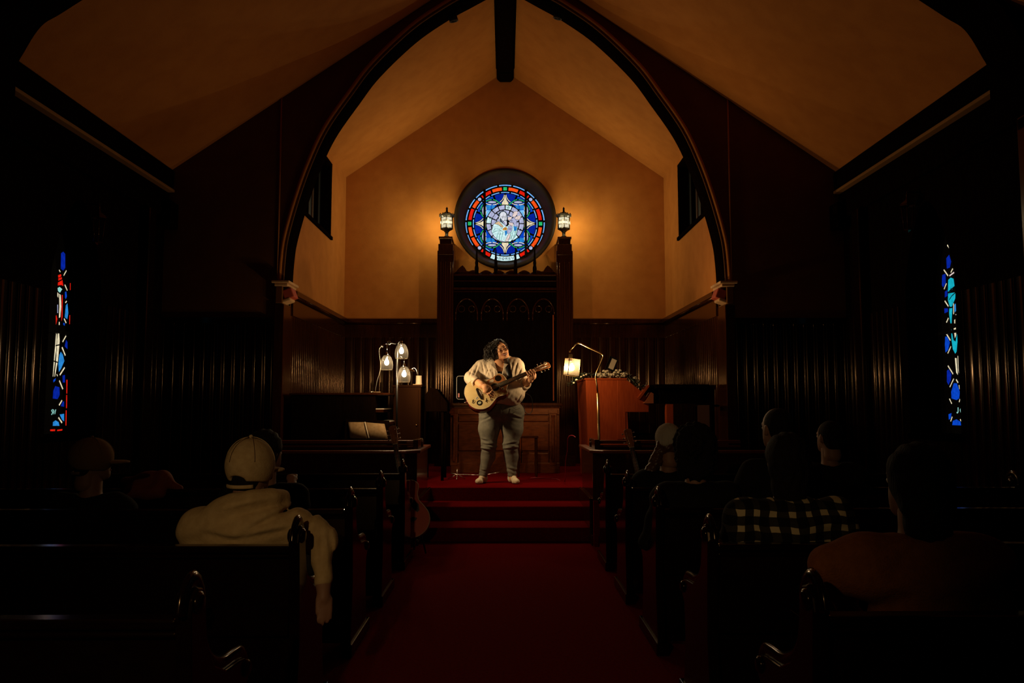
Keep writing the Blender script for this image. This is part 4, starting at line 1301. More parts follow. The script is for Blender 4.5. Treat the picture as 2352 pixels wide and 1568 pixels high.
# papers and a thin lamp stem on its lid
a = q(866, 900)
m = MB(); m.box((q(872, 0).x, OD + .12, q(0, 901).z + .006), (.085, .18, .006), Matrix.Rotation(.3, 3, 'Z'))
tag(m.build('paper', M['paper']), 'loose cream papers lying on the end of the organ console lid', 'paper')
dl = thing('gooseneck_lamp', 'thin silver gooseneck lamp stem standing on the organ console lid', 'lamp', (q(862, 0).x, OD + .1, q(0, 901).z))
m = MB(); m.lathe((q(862, 0).x, OD + .1, q(0, 901).z), [(.001, 0), (.03, 0), (.03, .012), (.008, .018), (.001, .018)], 16); m.build('base', M['steel'], dl)
m = MB(); m.tube(spline([at(862, 898, OD + .1), at(866, 875, OD + .1), at(873, 852, OD + .1), at(874, 835, OD + .1), at(871, 810, OD + .1), at(872, 800, OD + .1), at(877, 795, OD + .1)], 5), .0035, 8)
m.build('stem', M['steel'], dl)
m = MB(); m.ball(at(878, 796, OD + .1), .012); m.build('lamp_head', M['steel'], dl)
# open hymn book on a stand in front of the console
BD = 9.17
bk = thing('open_book', 'large open music book with cream pages on a stand in front of the organ console', 'book', at(845, 1007, BD))
for nm, P4 in (('left_page', ((804, 1006), (847, 1007), (838, 969), (800, 969))), ('right_page', ((847, 1007), (891, 1008), (883, 973), (838, 969)))):
    m = MB()
    F = [at(px, py, BD + (.0 if py > 990 else .09) - (0.03 if px in (847, 838) else 0)) for px, py in P4]
    n = Vector((0, .012, -.003))
    rows = []
    for t in range(7):
        u = t / 6
        cv_ = -0.022 * math.sin(math.pi * u)
        rows.append((F[0].lerp(F[1], u) + Vector((0, cv_, 0)), F[3].lerp(F[2], u) + Vector((0, cv_, 0))))
    vs = [r[0] for r in rows] + [r[1] for r in rows] + [r[0] + n for r in rows] + [r[1] + n for r in rows]
    fs = []
    for i in range(6):
        fs += [(i, i + 1, 7 + i + 1, 7 + i), (14 + i, 21 + i, 21 + i + 1, 14 + i + 1), (i, 14 + i, 15 + i, i + 1), (7 + i, 8 + i, 22 + i, 21 + i)]
    fs += [(0, 7, 21, 14), (6, 20, 27, 13)]
    m.add(vs, fs, 0, True); m.build(nm, M['paper'], bk)
m = MB(); m.tube([at(847, 1006, BD - .04), at(838, 969, BD + .05)], .008, 8); m.build('spine_fold', M['cream'], bk)
ms = thing('music_stand', 'dark stand holding the open music book', 'stand', (at(845, 0, BD).x, BD + .08, 0))
zz = at(845, 1009, BD).z
m = MB(); m.span((at(790, 0, BD).x, BD - .06, zz - .02), (at(900, 0, BD).x, BD + .02, zz - .002))
F = at(790, 1008, BD); G_ = at(900, 1008, BD); H_ = at(893, 966, BD + .1); I_ = at(793, 962, BD + .1)
m.add([F + Vector((0, .03, 0)), G_ + Vector((0, .03, 0)), H_ + Vector((0, .03, 0)), I_ + Vector((0, .03, 0)), F + Vector((0, .045, 0)), G_ + Vector((0, .045, 0)), H_ + Vector((0, .045, 0)), I_ + Vector((0, .045, 0))],
      [(0, 1, 2, 3), (4, 7, 6, 5), (0, 4, 5, 1), (3, 2, 6, 7), (0, 3, 7, 4), (1, 5, 6, 2)])
m.build('desk', M['wood_black'], ms)
m = MB(); m.cyl((ms.location.x, BD + .07, .44), (ms.location.x, BD + .07, zz), .012, n=10); m.lathe((ms.location.x, BD - .02, .433), [(.001, 0), (.12, 0), (.12, .012), (.001, .014)], 20); m.build('stem', M['black'], ms)
# cabinet with the small metal lamp and cream shade
CD = 9.75
M['cab'] = mat('cabinet_wood', (.018, .0055, .002), .75, spec=.08, stint=(1, .6, .3))
cb = thing('cabinet', 'plain dark wooden cabinet between the organ console and the screen post', 'cabinet', (at(944, 0, CD).x, CD, PZ))
x0, x1 = at(914, 0, CD).x, at(975, 0, CD).x; zt = at(944, 884, CD).z
m = MB(); m.span((x0, CD, PZ + .06), (x1, CD + .45, zt - .025)); m.span((x0 + .02, CD + .02, PZ), (x1 - .02, CD + .43, PZ + .06)); m.build('body', M['cab'], cb, bevel=.006)
m = MB(); m.span((x0 - .015, CD - .015, zt - .025), (x1 + .015, CD + .46, zt)); m.build('top', M['cab'], cb, bevel=.006)
m = MB(); m.span((x0 + .03, CD - .008, PZ + .1), (x1 - .03, CD + .01, zt - .06)); d = m.build('door', M['cab'], cb, bevel=.005)
m = MB(); m.ball((x1 - .05, CD - .016, (PZ + zt) / 2 + .1), .012); m.build('knob', M['brass'], d)
tl = thing('desk_lamp', 'small unlit metal desk lamp with a domed hood on the dark cabinet', 'lamp', (at(958, 0, CD).x, CD + .15, zt))
m = MB(); c = at(945, 851, CD + .12)
m.lathe(c, [(.045, -.012), (.043, 0), (.03, .014), (.012, .022), (.001, .024)], 20); m.build('hood', M['chrome'], tl)
m = MB(); m.tube(spline([c + Vector((0, 0, .02)), at(952, 845, CD + .12), at(957, 852, CD + .12), at(960, 870, CD + .13), at(960, 883, CD + .15)], 5), .005, 8)
m.lathe((at(960, 0, CD + .15).x, CD + .15, zt), [(.001, 0), (.045, 0), (.045, .01), (.001, .014)], 18); m.build('stem', M['chrome'], tl)
c = at(962, 881, CD + .08)
m = MB(); m.lathe((c.x, CD + .08, zt), [(.001, .002), (.042, .002), (.042, .02), (.038, .025), (.036, .115), (.033, .118), (.033, .03), (.001, .03)], 24)
tag(m.build('candle_cup', M['cream']), 'cream cylindrical cup standing on the dark cabinet beside the desk lamp', 'cup')
m = MB(); m.box((at(966, 0, CD).x, CD + .02, zt + .006), (.10, .07, .010), Matrix.Rotation(.1, 3, 'Z')); tag(m.build('booklet', M['paper']), 'thin pale booklet lying at the front edge of the dark cabinet', 'booklet')
# black bench-like shape standing in for the diagonal shadow on the post
m = MB()
bn = thing('shadow_bench', 'dark slant-topped shape standing in for the shadow on the left screen post', 'bench', (at(1000, 0, 9.9).x, 9.9, PZ))
pl = [at(px, py, 9.9) for px, py in ((977, 905), (990, 890), (1003, 893), (1028, 925), (1028, 945), (977, 945))]
m.prism([(p.x, p.z) for p in pl], lambda u, v, w: (u, w, v), (9.9, 10.4)); m.build('seat', M['wood_black'], bn, bevel=.006)
for x in (at(982, 0, 9.9).x, at(1023, 0, 9.9).x):
    for y in (9.93, 10.37):
        m = MB(); m.cyl((x, y, PZ), (x, y, at(0, 944, 9.9).z), .018, n=8); m.build('leg', M['wood_black'], bn)

# oak organ seen from its side
KD = 9.9
k = lambda px, py, D=KD: at(px, py, D)
ok = thing('oak_organ', 'reddish oak organ seen from the side behind the brass lamp', 'organ', (k(1400, 0).x, KD, PZ))
XZ = lambda pts: [(k(px, py).x, k(px, py).z) for px, py in pts]
t3 = lambda u, v, w: (u, w, v)
m = MB()
m.prism([(k(1345, 0).x, PZ), (k(1437, 0).x, PZ)] + XZ([(1437, 872), (1345, 872)]), t3, (KD, KD + 1.15))
m.build('case', M['wood_red'], ok, bevel=.004)
m = MB()
m.prism(XZ([(1418, 1009), (1437, 1009), (1437, 946), (1490, 946), (1490, 917), (1470, 896), (1441, 873), (1418, 873)]), t3, (KD - .008, KD + .02))
m.build('side_panel', M['wood_red'], ok, bevel=.004)
m = MB(); m.prism(XZ([(1343, 872), (1440, 872), (1440, 868), (1343, 868)]), t3, (KD - .015, KD + 1.17)); m.build('top', M['wood_red'], ok, bevel=.004)
m = MB(); m.prism(XZ([(1437, 946), (1488, 946), (1488, 935), (1437, 935)]), t3, (KD + .02, KD + 1.12)); m.build('keyboard', M['key'], ok)
m = MB(); m.prism([(k(1437, 0).x, PZ), (k(1520, 0).x, PZ)] + XZ([(1520, 1000), (1437, 1000)]), t3, (KD + .1, KD + 1.1)); m.build('pedal_board', M['wood_black'], ok)
m = MB()
m.prism(XZ([(1462, 913), (1485, 884), (1488, 887), (1466, 917)]), t3, (KD - .12, KD + .1))
hb = m.build('hymn_book', M['wood_red']); tag(hb, 'upper red hymn book leaning on the slope of the oak organ', 'book', 'hymn books on the oak organ')
m = MB(); m.prism(XZ([(1476, 926), (1492, 901), (1497, 904), (1497, 926)]), t3, (KD - .12, KD + .1))
tag(m.build('hymn_book', mat('orange_cover', (.34, .09, .03), .5)), 'lower orange hymn book at the front corner of the oak organ', 'book', 'hymn books on the oak organ')
# framed picture and garland on the organ
pf = thing('picture_frame', 'small framed card leaning among the flowers on the oak organ', 'picture', k(1406, 862, KD + .25))
Rp = Matrix.Rotation(math.radians(24), 3, 'Y') @ Matrix.Rotation(-.2, 3, 'X')
c = k(1407, 836, KD + .2)
m = MB(); m.box(c, (.065, .012, .135), Rp); m.build('card', M['cream'], pf)
m = MB()
for dx, w in ((-.065, .006), (.045, .006)): m.box(c + Rp @ Vector((dx, 0, -.01)), (.007, .02, .19), Rp)
m.box(c + Rp @ Vector((-.01, .012, 0)), (.11, .01, .18), Rp)
m.build('frame', M['black'], pf)
def flower(mb, c, r, rnd, mi=0):
    for i in range(9):
        a = rnd.uniform(0, 6.28); t = rnd.uniform(.2, 1.1)
        d = Vector((math.cos(a) * math.sin(t), -abs(math.sin(a)) * math.sin(t) * .7, math.cos(t)))
        R = rot_to(d) @ Matrix.Rotation(rnd.uniform(0, 3), 3, 'Z')
        mb.ball(Vector(c) + d * r * .55, (r * .55, r * .40, r * .10), mi, 8, R @ Matrix.Rotation(rnd.uniform(.6, 1.3), 3, 'X'))
    mb.ball(Vector(c) + Vector((0, 0, r * .25)), r * .4, mi, 8)
def leaf(mb, c, L, rnd, mi=0):
    a = rnd.uniform(0, 6.28)
    d = Vector((math.cos(a), math.sin(a), rnd.uniform(-.3, .7))).normalized()
    s_ = d.cross(Vector((0, 0, 1))).normalized() * L * .22
    c = Vector(c); up = Vector((0, 0, L * .08))
    mb.add([c, c + d * L * .35 + s_ + up, c + d * L * .8 + s_ * .6, c + d * L, c + d * L * .8 - s_ * .6, c + d * L * .35 - s_ + up, c + d * L * .5],
           [(0, 1, 6), (1, 2, 6), (2, 3, 6), (3, 4, 6), (4, 5, 6), (5, 0, 6)], mi, True)
rnd = random.Random(3)
gar = thing('flower_garland', 'garland of cream flowers and dark leaves draped over the top of the oak organ', 'garland', k(1390, 866))
path = [k(px, py, KD + .10 + dy) for px, py, dy in ((1312, 884, .1), (1322, 874, .05), (1335, 866, 0), (1350, 862, 0), (1372, 861, 0), (1400, 861, 0), (1425, 860, 0), (1440, 864, 0), (1452, 872, -.1), (1465, 886, -.14), (1478, 893, -.14))]
sp = spline(path, 12)
m = MB()
for i in range(330):
    p = sp[int(rnd.random() ** .8 * (len(sp) - 1))] if False else rnd.choice(sp)
    leaf(m, p + Vector((rnd.uniform(-.03, .03), rnd.uniform(-.05, .05), rnd.uniform(-.015, .03))), rnd.uniform(.04, .08), rnd)
m.tube(sp, .008, 6); m.build('leaves', M['leaf'], gar)
m = MB()
for i in range(120):
    px = rnd.uniform(1372, 1440); flower(m, k(px, rnd.uniform(858, 866), KD + rnd.uniform(-.02, .14)), rnd.uniform(.014, .024), rnd)
for px, py, r in ((1392, 855, .032), (1387, 853, .026), (1395, 853, .024), (1412, 857, .028), (1416, 852, .026), (1424, 852, .026), (1421, 857, .03), (1433, 860, .034), (1436, 863, .03), (1409, 860, .026), (1341, 863, .02), (1347, 861, .02), (1335, 866, .018), (1324, 873, .02), (1318, 880, .018),
                  (1459, 870, .036), (1465, 876, .036), (1461, 874, .034), (1467, 880, .03)):
    for _ in range(2): flower(m, k(px, py, KD + .03), r, rnd)
m.build('flowers', M['petal'], gar)

# grand piano behind the right rail
GD = 9.75
gp = thing('grand_piano', 'black grand piano with a closed lid and one leg tinted red as if lamp-lit on the right', 'piano', (at(1560, 0, GD).x, GD, PZ))
m = MB()
zl0, zl1 = at(0, 892, GD).z, at(0, 882, GD).z
xs0, xs1 = at(1497, 0, GD).x, at(1627, 0, GD).x
def pplan(g):
    out = []
    L = xs1 - xs0
    for i in range(17):
        t = i / 16
        out.append((xs1 + g - .10 * (1 - math.sin(math.pi * t)) if 0 else xs1 + g - .02 - .10 * abs(2 * t - 1) ** 3, GD - g + .02 + (1.15 + 2 * g) * t))
    out += [(xs0 - g, GD + 1.2 + g), (xs0 - g, GD - g)]
    return out
m.prism(pplan(.02), lambda u, v, w: (u, v, w), (zl0, zl1), smooth=False); m.build('lid', M['wood_black'], gp, bevel=.01)
m = MB(); m.prism(pplan(-.03), lambda u, v, w: (u, v, w), (at(0, 926, GD).z, zl0)); m.build('case', M['wood_black'], gp, bevel=.01)
for x, y, mt in ((at(1525, 0, GD).x, GD + .08, 'wood_red'), (at(1610, 0, GD).x, GD + .12, 'wood_black'), (at(1560, 0, GD).x, GD + 1.05, 'wood_black')):  # front leg in redder wood, the lamplight on it put into its colour
    m = MB(); m.box((x, y, (PZ + at(0, 928, GD).z) / 2 + .0), (.085, .085, at(0, 928, GD).z - PZ), taper=1.1); m.cyl((x, y, PZ + .03), (x, y, PZ), .03, n=10)
    m.build('leg', M[mt], gp, bevel=.006)
pc = thing('storage_box', 'dull brown wooden box standing below the right end of the grand piano', 'box', (at(1608, 0, 9.25).x, 9.25, PZ))
m = MB(); m.span((at(1584, 0, 9.25).x, 9.25, PZ + .001), (at(1632, 0, 8.4).x, 8.7, at(0, 930, 8.4).z)); m.build('body', mat('dull_brown_wood', (.022, .008, .0035), .95, spec=.05), pc, bevel=.006)
m = MB(); m.span((at(1583, 0, 9.25).x, 9.24, at(0, 934, 9.25).z), (at(1633, 0, 9.25).x, 9.56, at(0, 929, 9.25).z)); m.build('lid', M['wood_black'], pc, bevel=.004)

# small table behind the singer's legs, cable, pedals
TD = 10.4
tb = thing('stool', 'small dark wooden stool with turned legs behind the singer', 'stool', (at(1208, 0, TD).x, TD, PZ))
xa, xb2 = at(1186, 0, TD).x, at(1234, 0, TD).x; zt = at(0, 1001, TD).z
m = MB(); m.span((xa, TD, zt - .03), (xb2, TD + .28, zt)); m.build('seat', M['wood'], tb, bevel=.006)
for x in (xa + .025, xb2 - .025):
    for y in (TD + .03, TD + .25):
        m = MB(); m.lathe((x, y, PZ), [(.013, 0), (.016, .06), (.011, .09), (.019, .16), (.012, .22), (.016, .26), (.016, zt - PZ - .03)], 10); m.build('leg', M['wood'], tb)
cbp = [at(1322, 1004, 9.2), at(1316, 1000, 9.3), at(1308, 1001, 9.4), at(1304, 1010, 9.45), at(1303, 1035, 9.5), at(1299, 1060, 9.55)]
gz = PZ + .008
cbp += [Vector((at(1290, 0, 9.9).x, 9.8, gz)), Vector((at(1272, 0, 10.1).x, 10.05, gz)), Vector((at(1240, 0, 10.3).x, 10.2, gz)), Vector((at(1215, 0, 10.5).x, 10.2, gz))]
m = MB(); m.tube(spline(cbp, 6), .0045, 8)
tag(m.build('cable', mat('crimson_cable', (.30, .012, .03), .4)), 'crimson cable running down from the right rail and across the platform', 'cable')
pd = thing('microphone_stand', 'low metal microphone stand lying on the platform left of the singer', 'stand', (at(1060, 0, 10.1).x, 10.1, PZ))
m = MB(); a = at(1042, 0, 10.1).x
m.tube([(a, 10.1, PZ + .075), (at(1055, 0, 10.1).x, 10.1, PZ + .06), (at(1086, 0, 10.1).x, 10.05, PZ + .06)], .008, 8)
m.tube([(at(1112, 0, 10.1).x, 10.1, PZ + .05), (at(1148, 0, 10.1).x, 10.1, PZ + .085)], .006, 8); m.tube([(at(1086, 0, 10.1).x, 10.05, PZ + .06), (at(1112, 0, 10.1).x, 10.1, PZ + .05)], .006, 8)
m.build('boom', M['steel'], pd)
m = MB()
for dx in (-.12, 0, .1): m.tube([(at(1056, 0, 10.1).x, 10.1, PZ + .06), (at(1056, 0, 10.1).x + dx, 10.0 + abs(dx) * 1.2, PZ + .006)], .006, 8)
m.cyl((at(1056, 0, 10.1).x, 10.1, PZ + .02), (at(1056, 0, 10.1).x, 10.1, PZ + .13), .008, n=8); m.build('feet', M['steel'], pd)

# unlit lanterns hanging beside the tall windows
for s, px, py in ((-1, 203, 525), (1, 2122, 497)):
    D = 7.6
    c = at(px, py, D)
    c.x = s * min(abs(c.x), 3.92)
    hl = thing('wall_lantern', 'unlit black lantern on the wall by the tall %s window' % ('left' if s < 0 else 'right'), 'lantern', c)
    m = MB()
    for k_ in range(6):
        a = k_ * math.pi / 3; p = Vector((.055 * math.cos(a), .055 * math.sin(a), 0))
        m.tube([c + p * .7 + Vector((0, 0, -.13)), c + p * 1.1 + Vector((0, 0, .10))], .005, 6)
    m.lathe(c, [(.04, -.14), (.045, -.13), (.001, -.16)], 6, smooth=False); m.lathe(c, [(.075, .10), (.07, .12), (.02, .16), (.008, .20), (.001, .21)], 6, smooth=False)
    m.build('cage', M['wood'], hl)
    m = MB(); m.tube([c + Vector((0, 0, .19)), c + Vector((0, 0, .24)), Vector((s * NW, c.y, c.z + .24))], .008, 8); m.build('bracket', M['wood'], hl)

# ------------------------------------------------------------------ pews of the nave
def make_pew(s):
    o = thing('pew', '', 'pew', (0, 0, 0))
    xi, xo = 0.885, 3.55
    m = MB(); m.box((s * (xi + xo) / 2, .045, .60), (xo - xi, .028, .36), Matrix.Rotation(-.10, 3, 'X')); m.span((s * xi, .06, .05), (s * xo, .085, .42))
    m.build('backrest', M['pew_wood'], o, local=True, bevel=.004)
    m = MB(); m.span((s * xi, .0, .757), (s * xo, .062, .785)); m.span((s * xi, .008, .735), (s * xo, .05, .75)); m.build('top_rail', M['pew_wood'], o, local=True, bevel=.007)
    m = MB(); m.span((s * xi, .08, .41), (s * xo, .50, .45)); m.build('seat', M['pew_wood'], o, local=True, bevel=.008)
    m = MB(); m.span((s * (xi + .3), -.09, .50), (s * (xi + 1.1), .03, .515)); m.span((s * (xi + .3), -.10, .50), (s * (xi + 1.1), -.09, .58)); m.build('book_rack', M['pew_wood'], o, local=True, bevel=.003)
    for xe, w in ((.86, .045), (3.58, .045)):
        m = MB()
        top = [(.0, .02)]
        prof = [(-.02, 0), (.02, .40), (-.005, .70), (-.015, .80), (-.005, .84), (.03, .865), (.07, .855), (.095, .82), (.10, .76), (.12, .68), (.18, .61), (.28, .565), (.40, .555), (.46, .545), (.495, .515), (.49, .47), (.45, .44), (.44, .30), (.47, .12), (.52, 0)]
        X = s * xe
        m.prism(prof, lambda u, v, w_: (w_, u, v), (X - w / 2, X + w / 2))
        m.span((X - w / 2 - .012, -.04, 0), (X + w / 2 + .012, .54, .07))
        m.build('end_panel', M['pew_wood'], o, local=True, bevel=.006)
        m = MB()
        R90 = Matrix.Rotation(math.pi / 2, 3, 'Y')
        cap = [(-.028, .80), (-.012, .85), (.03, .88), (.075, .868), (.108, .825), (.112, .765), (.13, .69), (.19, .622), (.285, .578), (.40, .568), (.465, .558), (.51, .52), (.50, .465)]
        P = spline([Vector((X, a, b)) for a, b in cap], 4)
        m.tube(P, .013, 8, sx=2.1)
        m.lathe((X, .035, .822), [(.001, -.036), (.018, -.036), (.028, -.031), (.031, -.025), (.031, .025), (.028, .031), (.018, .036), (.001, .036)], 18, R=R90)
        m.lathe((X, .462, .512), [(.001, -.036), (.016, -.036), (.026, -.030), (.028, -.025), (.028, .025), (.026, .030), (.016, .036), (.001, .036)], 18, R=R90)
        m.build('scroll_cap', M['pew_wood'], o, local=True)
    return o
ORD = {0: 'foremost', 1: 'second', 2: 'third', 3: 'fourth', 4: 'nearest'}
for s, sd in ((-1, 'left'), (1, 'right')):
    first = None
    for i in range(5):
        y = (6.7, 5.6, 4.48, 3.35, 2.22)[i]
        if s < 0: y = (6.75, 5.55, 4.46, 3.32, 2.2)[i]
        o = make_pew(s) if first is None else copy_tree(first)
        if first is None: first = o
        o.location = (0, y, 0)
        o['label'] = {0: 'dark wooden pew closest to the steps in the %s block' % sd, 1: 'dark wooden pew second from the steps in the %s block' % sd, 2: 'dark wooden pew in the middle of the five on the %s' % sd,
                      3: 'dark wooden pew second from the camera in the %s block' % sd, 4: 'dark wooden pew closest to the camera on the %s' % sd}[i]
        o['group'] = 'pews on the %s of the aisle' % sd

# small black fixtures under the two sides of the arch, near its top
for s, px, py in ((-1, 1040, 38), (1, 1283, 32)):
    p = at(px, py, ARCH_Y1 - .08)
    fx = thing('ceiling_spotlight', 'small unlit black spotlight fixed high under the %s side of the arch' % ('left' if s < 0 else 'right'), 'spotlight', p)
    d = Vector((-s * .25, .2, -1)).normalized(); R = rot_to(d)
    m = MB(); m.lathe(p, [(.001, -.06), (.03, -.055), (.048, -.03), (.055, .03), (.057, .06), (.050, .06), (.045, .02), (.001, .0)], 18, R=R); m.build('can', M['black'], fx)
    m = MB(); m.tube([p, p + Vector((s * .05, 0, .10)), p + Vector((s * .06, 0, .17))], .012, 8); m.build('bracket', M['black'], fx)

# ------------------------------------------------------------------ the singer
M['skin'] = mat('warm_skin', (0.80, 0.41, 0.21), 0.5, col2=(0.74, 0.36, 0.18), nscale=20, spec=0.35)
M['skin_dim'] = mat('skin', (0.30, 0.15, 0.085), 0.55, spec=0.3)  # audience skin, darkened in colour to stand in for the dim pews
M['shirt'] = mat('cream_linen', (0.66, 0.55, 0.41), 0.85, col2=(0.58, 0.475, 0.345), nscale=45, bump=0.07, bscale=60, spec=0.15)
M['denim'] = mat('faded_grey_denim', (0.215, 0.200, 0.155), 0.85, col2=(0.155, 0.147, 0.118), nscale=18, bump=0.06, bscale=160, spec=0.15)
M['sock'] = mat('cream_sock', (0.72, 0.60, 0.40), 0.9, bump=0.2, bscale=200)
M['hair'] = mat('black_wavy_hair', (0.016, 0.011, 0.008), 0.42, spec=0.45)
M['lip'] = mat('lips', (0.42, 0.09, 0.07), 0.45)
M['teeth'] = mat('teeth', (0.8, 0.72, 0.6), 0.3)
M['eye_white'] = mat('eye_white', (0.75, 0.7, 0.62), 0.25)
M['dark_lens'] = mat('brown_tinted_lens', (0.10, 0.03, 0.015), 0.15)

M['tint'] = glass_mat('tinted_lens', (.12, .03, .015), .62, .1)
SGD = 9.64
def W(px, py, dy=0.0): return at(px, py, SGD + dy)
sg = thing('person', 'smiling singer with dark wavy hair, cream shirt and jeans playing a guitar on the platform', 'person', (W(1150, 0).x, SGD, PZ))

# guitar frame: S sound hole, A along the neck, B across, N out of the top
S = W(1137, 889, -0.32)
NUT = W(1229, 849, -0.24)
A = (NUT - S).normalized()
N0 = Vector((-0.30, -1.0, 0.34))
NN = (N0 - A * N0.dot(A)).normalized()
B = NN.cross(A).normalized()
if B.z < 0: B = -B
def GP(a, b, n=0.0): return S + A * a + B * b + NN * n

lo = (W(1050, 0).x, SGD - 0.75, PZ - 0.01); hi = (W(1245, 0).x, SGD + 0.42, W(0, 765).z)
# head frame
HC = W(1150, 803, -0.04)
Rh = Matrix.Rotation(math.radians(-24), 3, 'Y') @ Matrix.Rotation(math.radians(18), 3, 'Z') @ Matrix.Rotation(math.radians(13), 3, 'X')
def H(x, y, z): return HC + Rh @ Vector((x, y, z))      # x to the picture's right, y away, z up

PEL = W(1152, 944, 0.02); CH = W(1146, 858, 0.0); NECK = W(1146, 832, 0.0)
SHL, SHR = W(1106, 838, 0.0), W(1186, 835, 0.0)
ELL, WRL = W(1083, 868, -0.08), W(1107, 884, -0.40)
HNL = W(1116, 890, -0.45)
ELR, WRR = W(1200, 882, -0.05), W(1218, 872, -0.24)
# left hand lies under the neck; find the neck there
tn = (W(1219, 862, 0) - S); 
an = 0.455
PALR = GP(an, -0.055, -0.035)

b = Solid(lo, hi, 0.0085)
b.cone(PEL, CH, .17, .16, 0, .8).cone(CH, NECK + Vector((0, 0, -.02)), .13, .075, .05)
b.cone(W(1130, 842), W(1164, 842), .085, .085, .04)
b.cone(SHL, ELL, .06, .052).cone(ELL, WRL, .055, .040)
b.cone(SHR, ELR, .06, .052).cone(ELR, WRR, .055, .034)
for hx, kx, ax in ((1128, 1123, 1110), (1177, 1172, 1176)):
    b.cone(W(hx, 950), W(kx, 1022, -.03), .10, .07).cone(W(kx, 1022, -.03), W(ax, 1088), .06, .038)
    b.cone(W(ax, 1088), W(ax, 1099, -.02), .038, .032)
# neck, chest showing in the open collar
b.cone(NECK + Vector((0, .02, -.05)), HC + Vector((0, .03, -.06)), .068, .062, .03)
b.ell(W(1147, 846, -.11), (.085, .05, .11), None, .05)
# palms root
b.cone(WRL, HNL, .034, .030, .02)
b.cone(WRR, PALR, .032, .026, .02)
body = b.mesh('body', M['skin'], sg)

# head and face as a finer part of the same skin
hl = [HC[i] - .17 for i in range(3)]; hh_ = [HC[i] + .17 for i in range(3)]
h = Solid(hl, hh_, 0.0042)
h.ell(H(0, .02, .02), (.074, .092, .098), Rh, 0)
h.ell(H(0, -.020, -.045), (.070, .064, .064), Rh, .035)
h.ell(H(0, -.050, -.085), (.030, .028, .024), Rh, .03)
h.cone(H(-.03, -.02, -.085), H(.03, -.02, -.085), .034, .034, .03)       # full jaw and chin
h.ell(H(-.038, -.062, -.032), (.028, .022, .024), Rh, .02).ell(H(.038, -.062, -.032), (.028, .022, .024), Rh, .02)
h.cone(H(0, -.082, .010), H(0, -.097, -.024), .008, .0115, .014)
h.ell(H(-.012, -.092, -.031), (.009, .009, .007), Rh, .006).ell(H(.012, -.092, -.031), (.010, .010, .008), Rh, .006)
h.cone(H(-.042, -.072, .024), H(.042, -.072, .024), .011, .011, .015)    # brow
for s_ in (-1, 1):
    h.cut(h.dell(H(s_ * .030, -.090, .004), (.017, .013, .0065), Rh), .008)
    h.ell(H(s_ * .078, .018, -.008), (.010, .020, .032), Rh, .006)
h.cone(H(0, .03, -.06), NECK + Vector((0, .01, -.02)), .064, .072, .03)
face = h.mesh('head', M['skin'], body)
def mp(x, z, o=0.0): return H(x, -.0925 - o + 9.5 * x * x, z)
m = MB()
P = [mp(x, z, .0015) for x, z in ((-.033, -.046), (-.020, -.0505), (0, -.053), (.020, -.0505), (.033, -.046), (.026, -.058), (.013, -.066), (0, -.068), (-.013, -.066), (-.026, -.058))]
m.add(P, [tuple(range(10))]); m.build('mouth', M['lip'], face, smooth=False)
m = MB()
m.tube([mp(x, z) for x, z in ((-.034, -.045), (-.018, -.0495), (0, -.0515), (.018, -.0495), (.034, -.045))], .0032, 8); m.build('upper_lip', M['lip'], face)
m = MB()
m.tube([mp(x, z) for x, z in ((-.034, -.045), (-.027, -.058), (-.013, -.0675), (0, -.070), (.013, -.0675), (.027, -.058), (.034, -.045))], .0038, 8); m.build('lower_lip', M['lip'], face)
m = MB(); P = [mp(x, z, .003) for x, z in ((-.028, -.049), (-.014, -.052), (0, -.0535), (.014, -.052), (.028, -.049), (.020, -.057), (.010, -.061), (-.010, -.061), (-.020, -.057))]
m.add(P, [tuple(range(9))]); m.build('teeth', M['teeth'], face, smooth=False)
for s_ in (-1, 1):
    m = MB(); m.ball(H(s_ * .030, -.0655, .002), (.0125, .0125, .0085), 0, 12, Rh); m.build('eye', M['hair'], face)
    m = MB(); m.tube([H(s_ * x, y, z) for x, y, z in ((.016, -.079, .000), (.024, -.083, .005), (.034, -.082, .005), (.043, -.074, .000))], .0018, 6); m.build('eyelashes', M['hair'], face)
    m = MB(); m.lathe(H(s_ * .030, -.0945, -.002), [(.001, 0), (.019, 0), (.019, .001), (.001, .001)], 20, R=Rh @ Matrix.Rotation(math.pi / 2, 3, 'X')); m.build('lens', M['tint'], face)
m = MB()
for s_ in (-1, 1):
    m.tube([H(s_ * x, y, z) for x, y, z in ((.014, -.086, .020), (.028, -.086, .0265), (.046, -.076, .020))], .0022, 6)
m.build('eyebrows', M['hair'], face)
gl = MB()
for s_ in (-1, 1):
    gl.tube([H(s_ * .030 + .021 * math.cos(a), -.095 + abs(math.cos(a)) * .004, -.002 + .016 * math.sin(a)) for a in [2 * math.pi * k / 20 for k in range(20)]], .0016, 6, closed=True)
    gl.tube([H(s_ * .051, -.090, .002), H(s_ * .078, -.04, .006), H(s_ * .080, .015, .004)], .0016, 6)
gl.tube([H(-.009, -.096, .002), H(0, -.100, .004), H(.009, -.096, .002)], .0016, 6)
gls = gl.build('glasses', mat('dark_red_frames', (.05, .012, .01), .3), sg)

# fingers
def finger(mb, pts, r):
    P = spline(pts, 4); n = len(P)
    mb.tube([P[0]] + P + [P[-1] + (P[-1] - P[-2]).normalized() * r * .5], [r * .8] + [r * (1.06 - .25 * i / n + (.06 if i in (n // 3, 2 * n // 3) else 0)) for i in range(n)] + [r * .4], 10)
m = MB()
kn = HNL
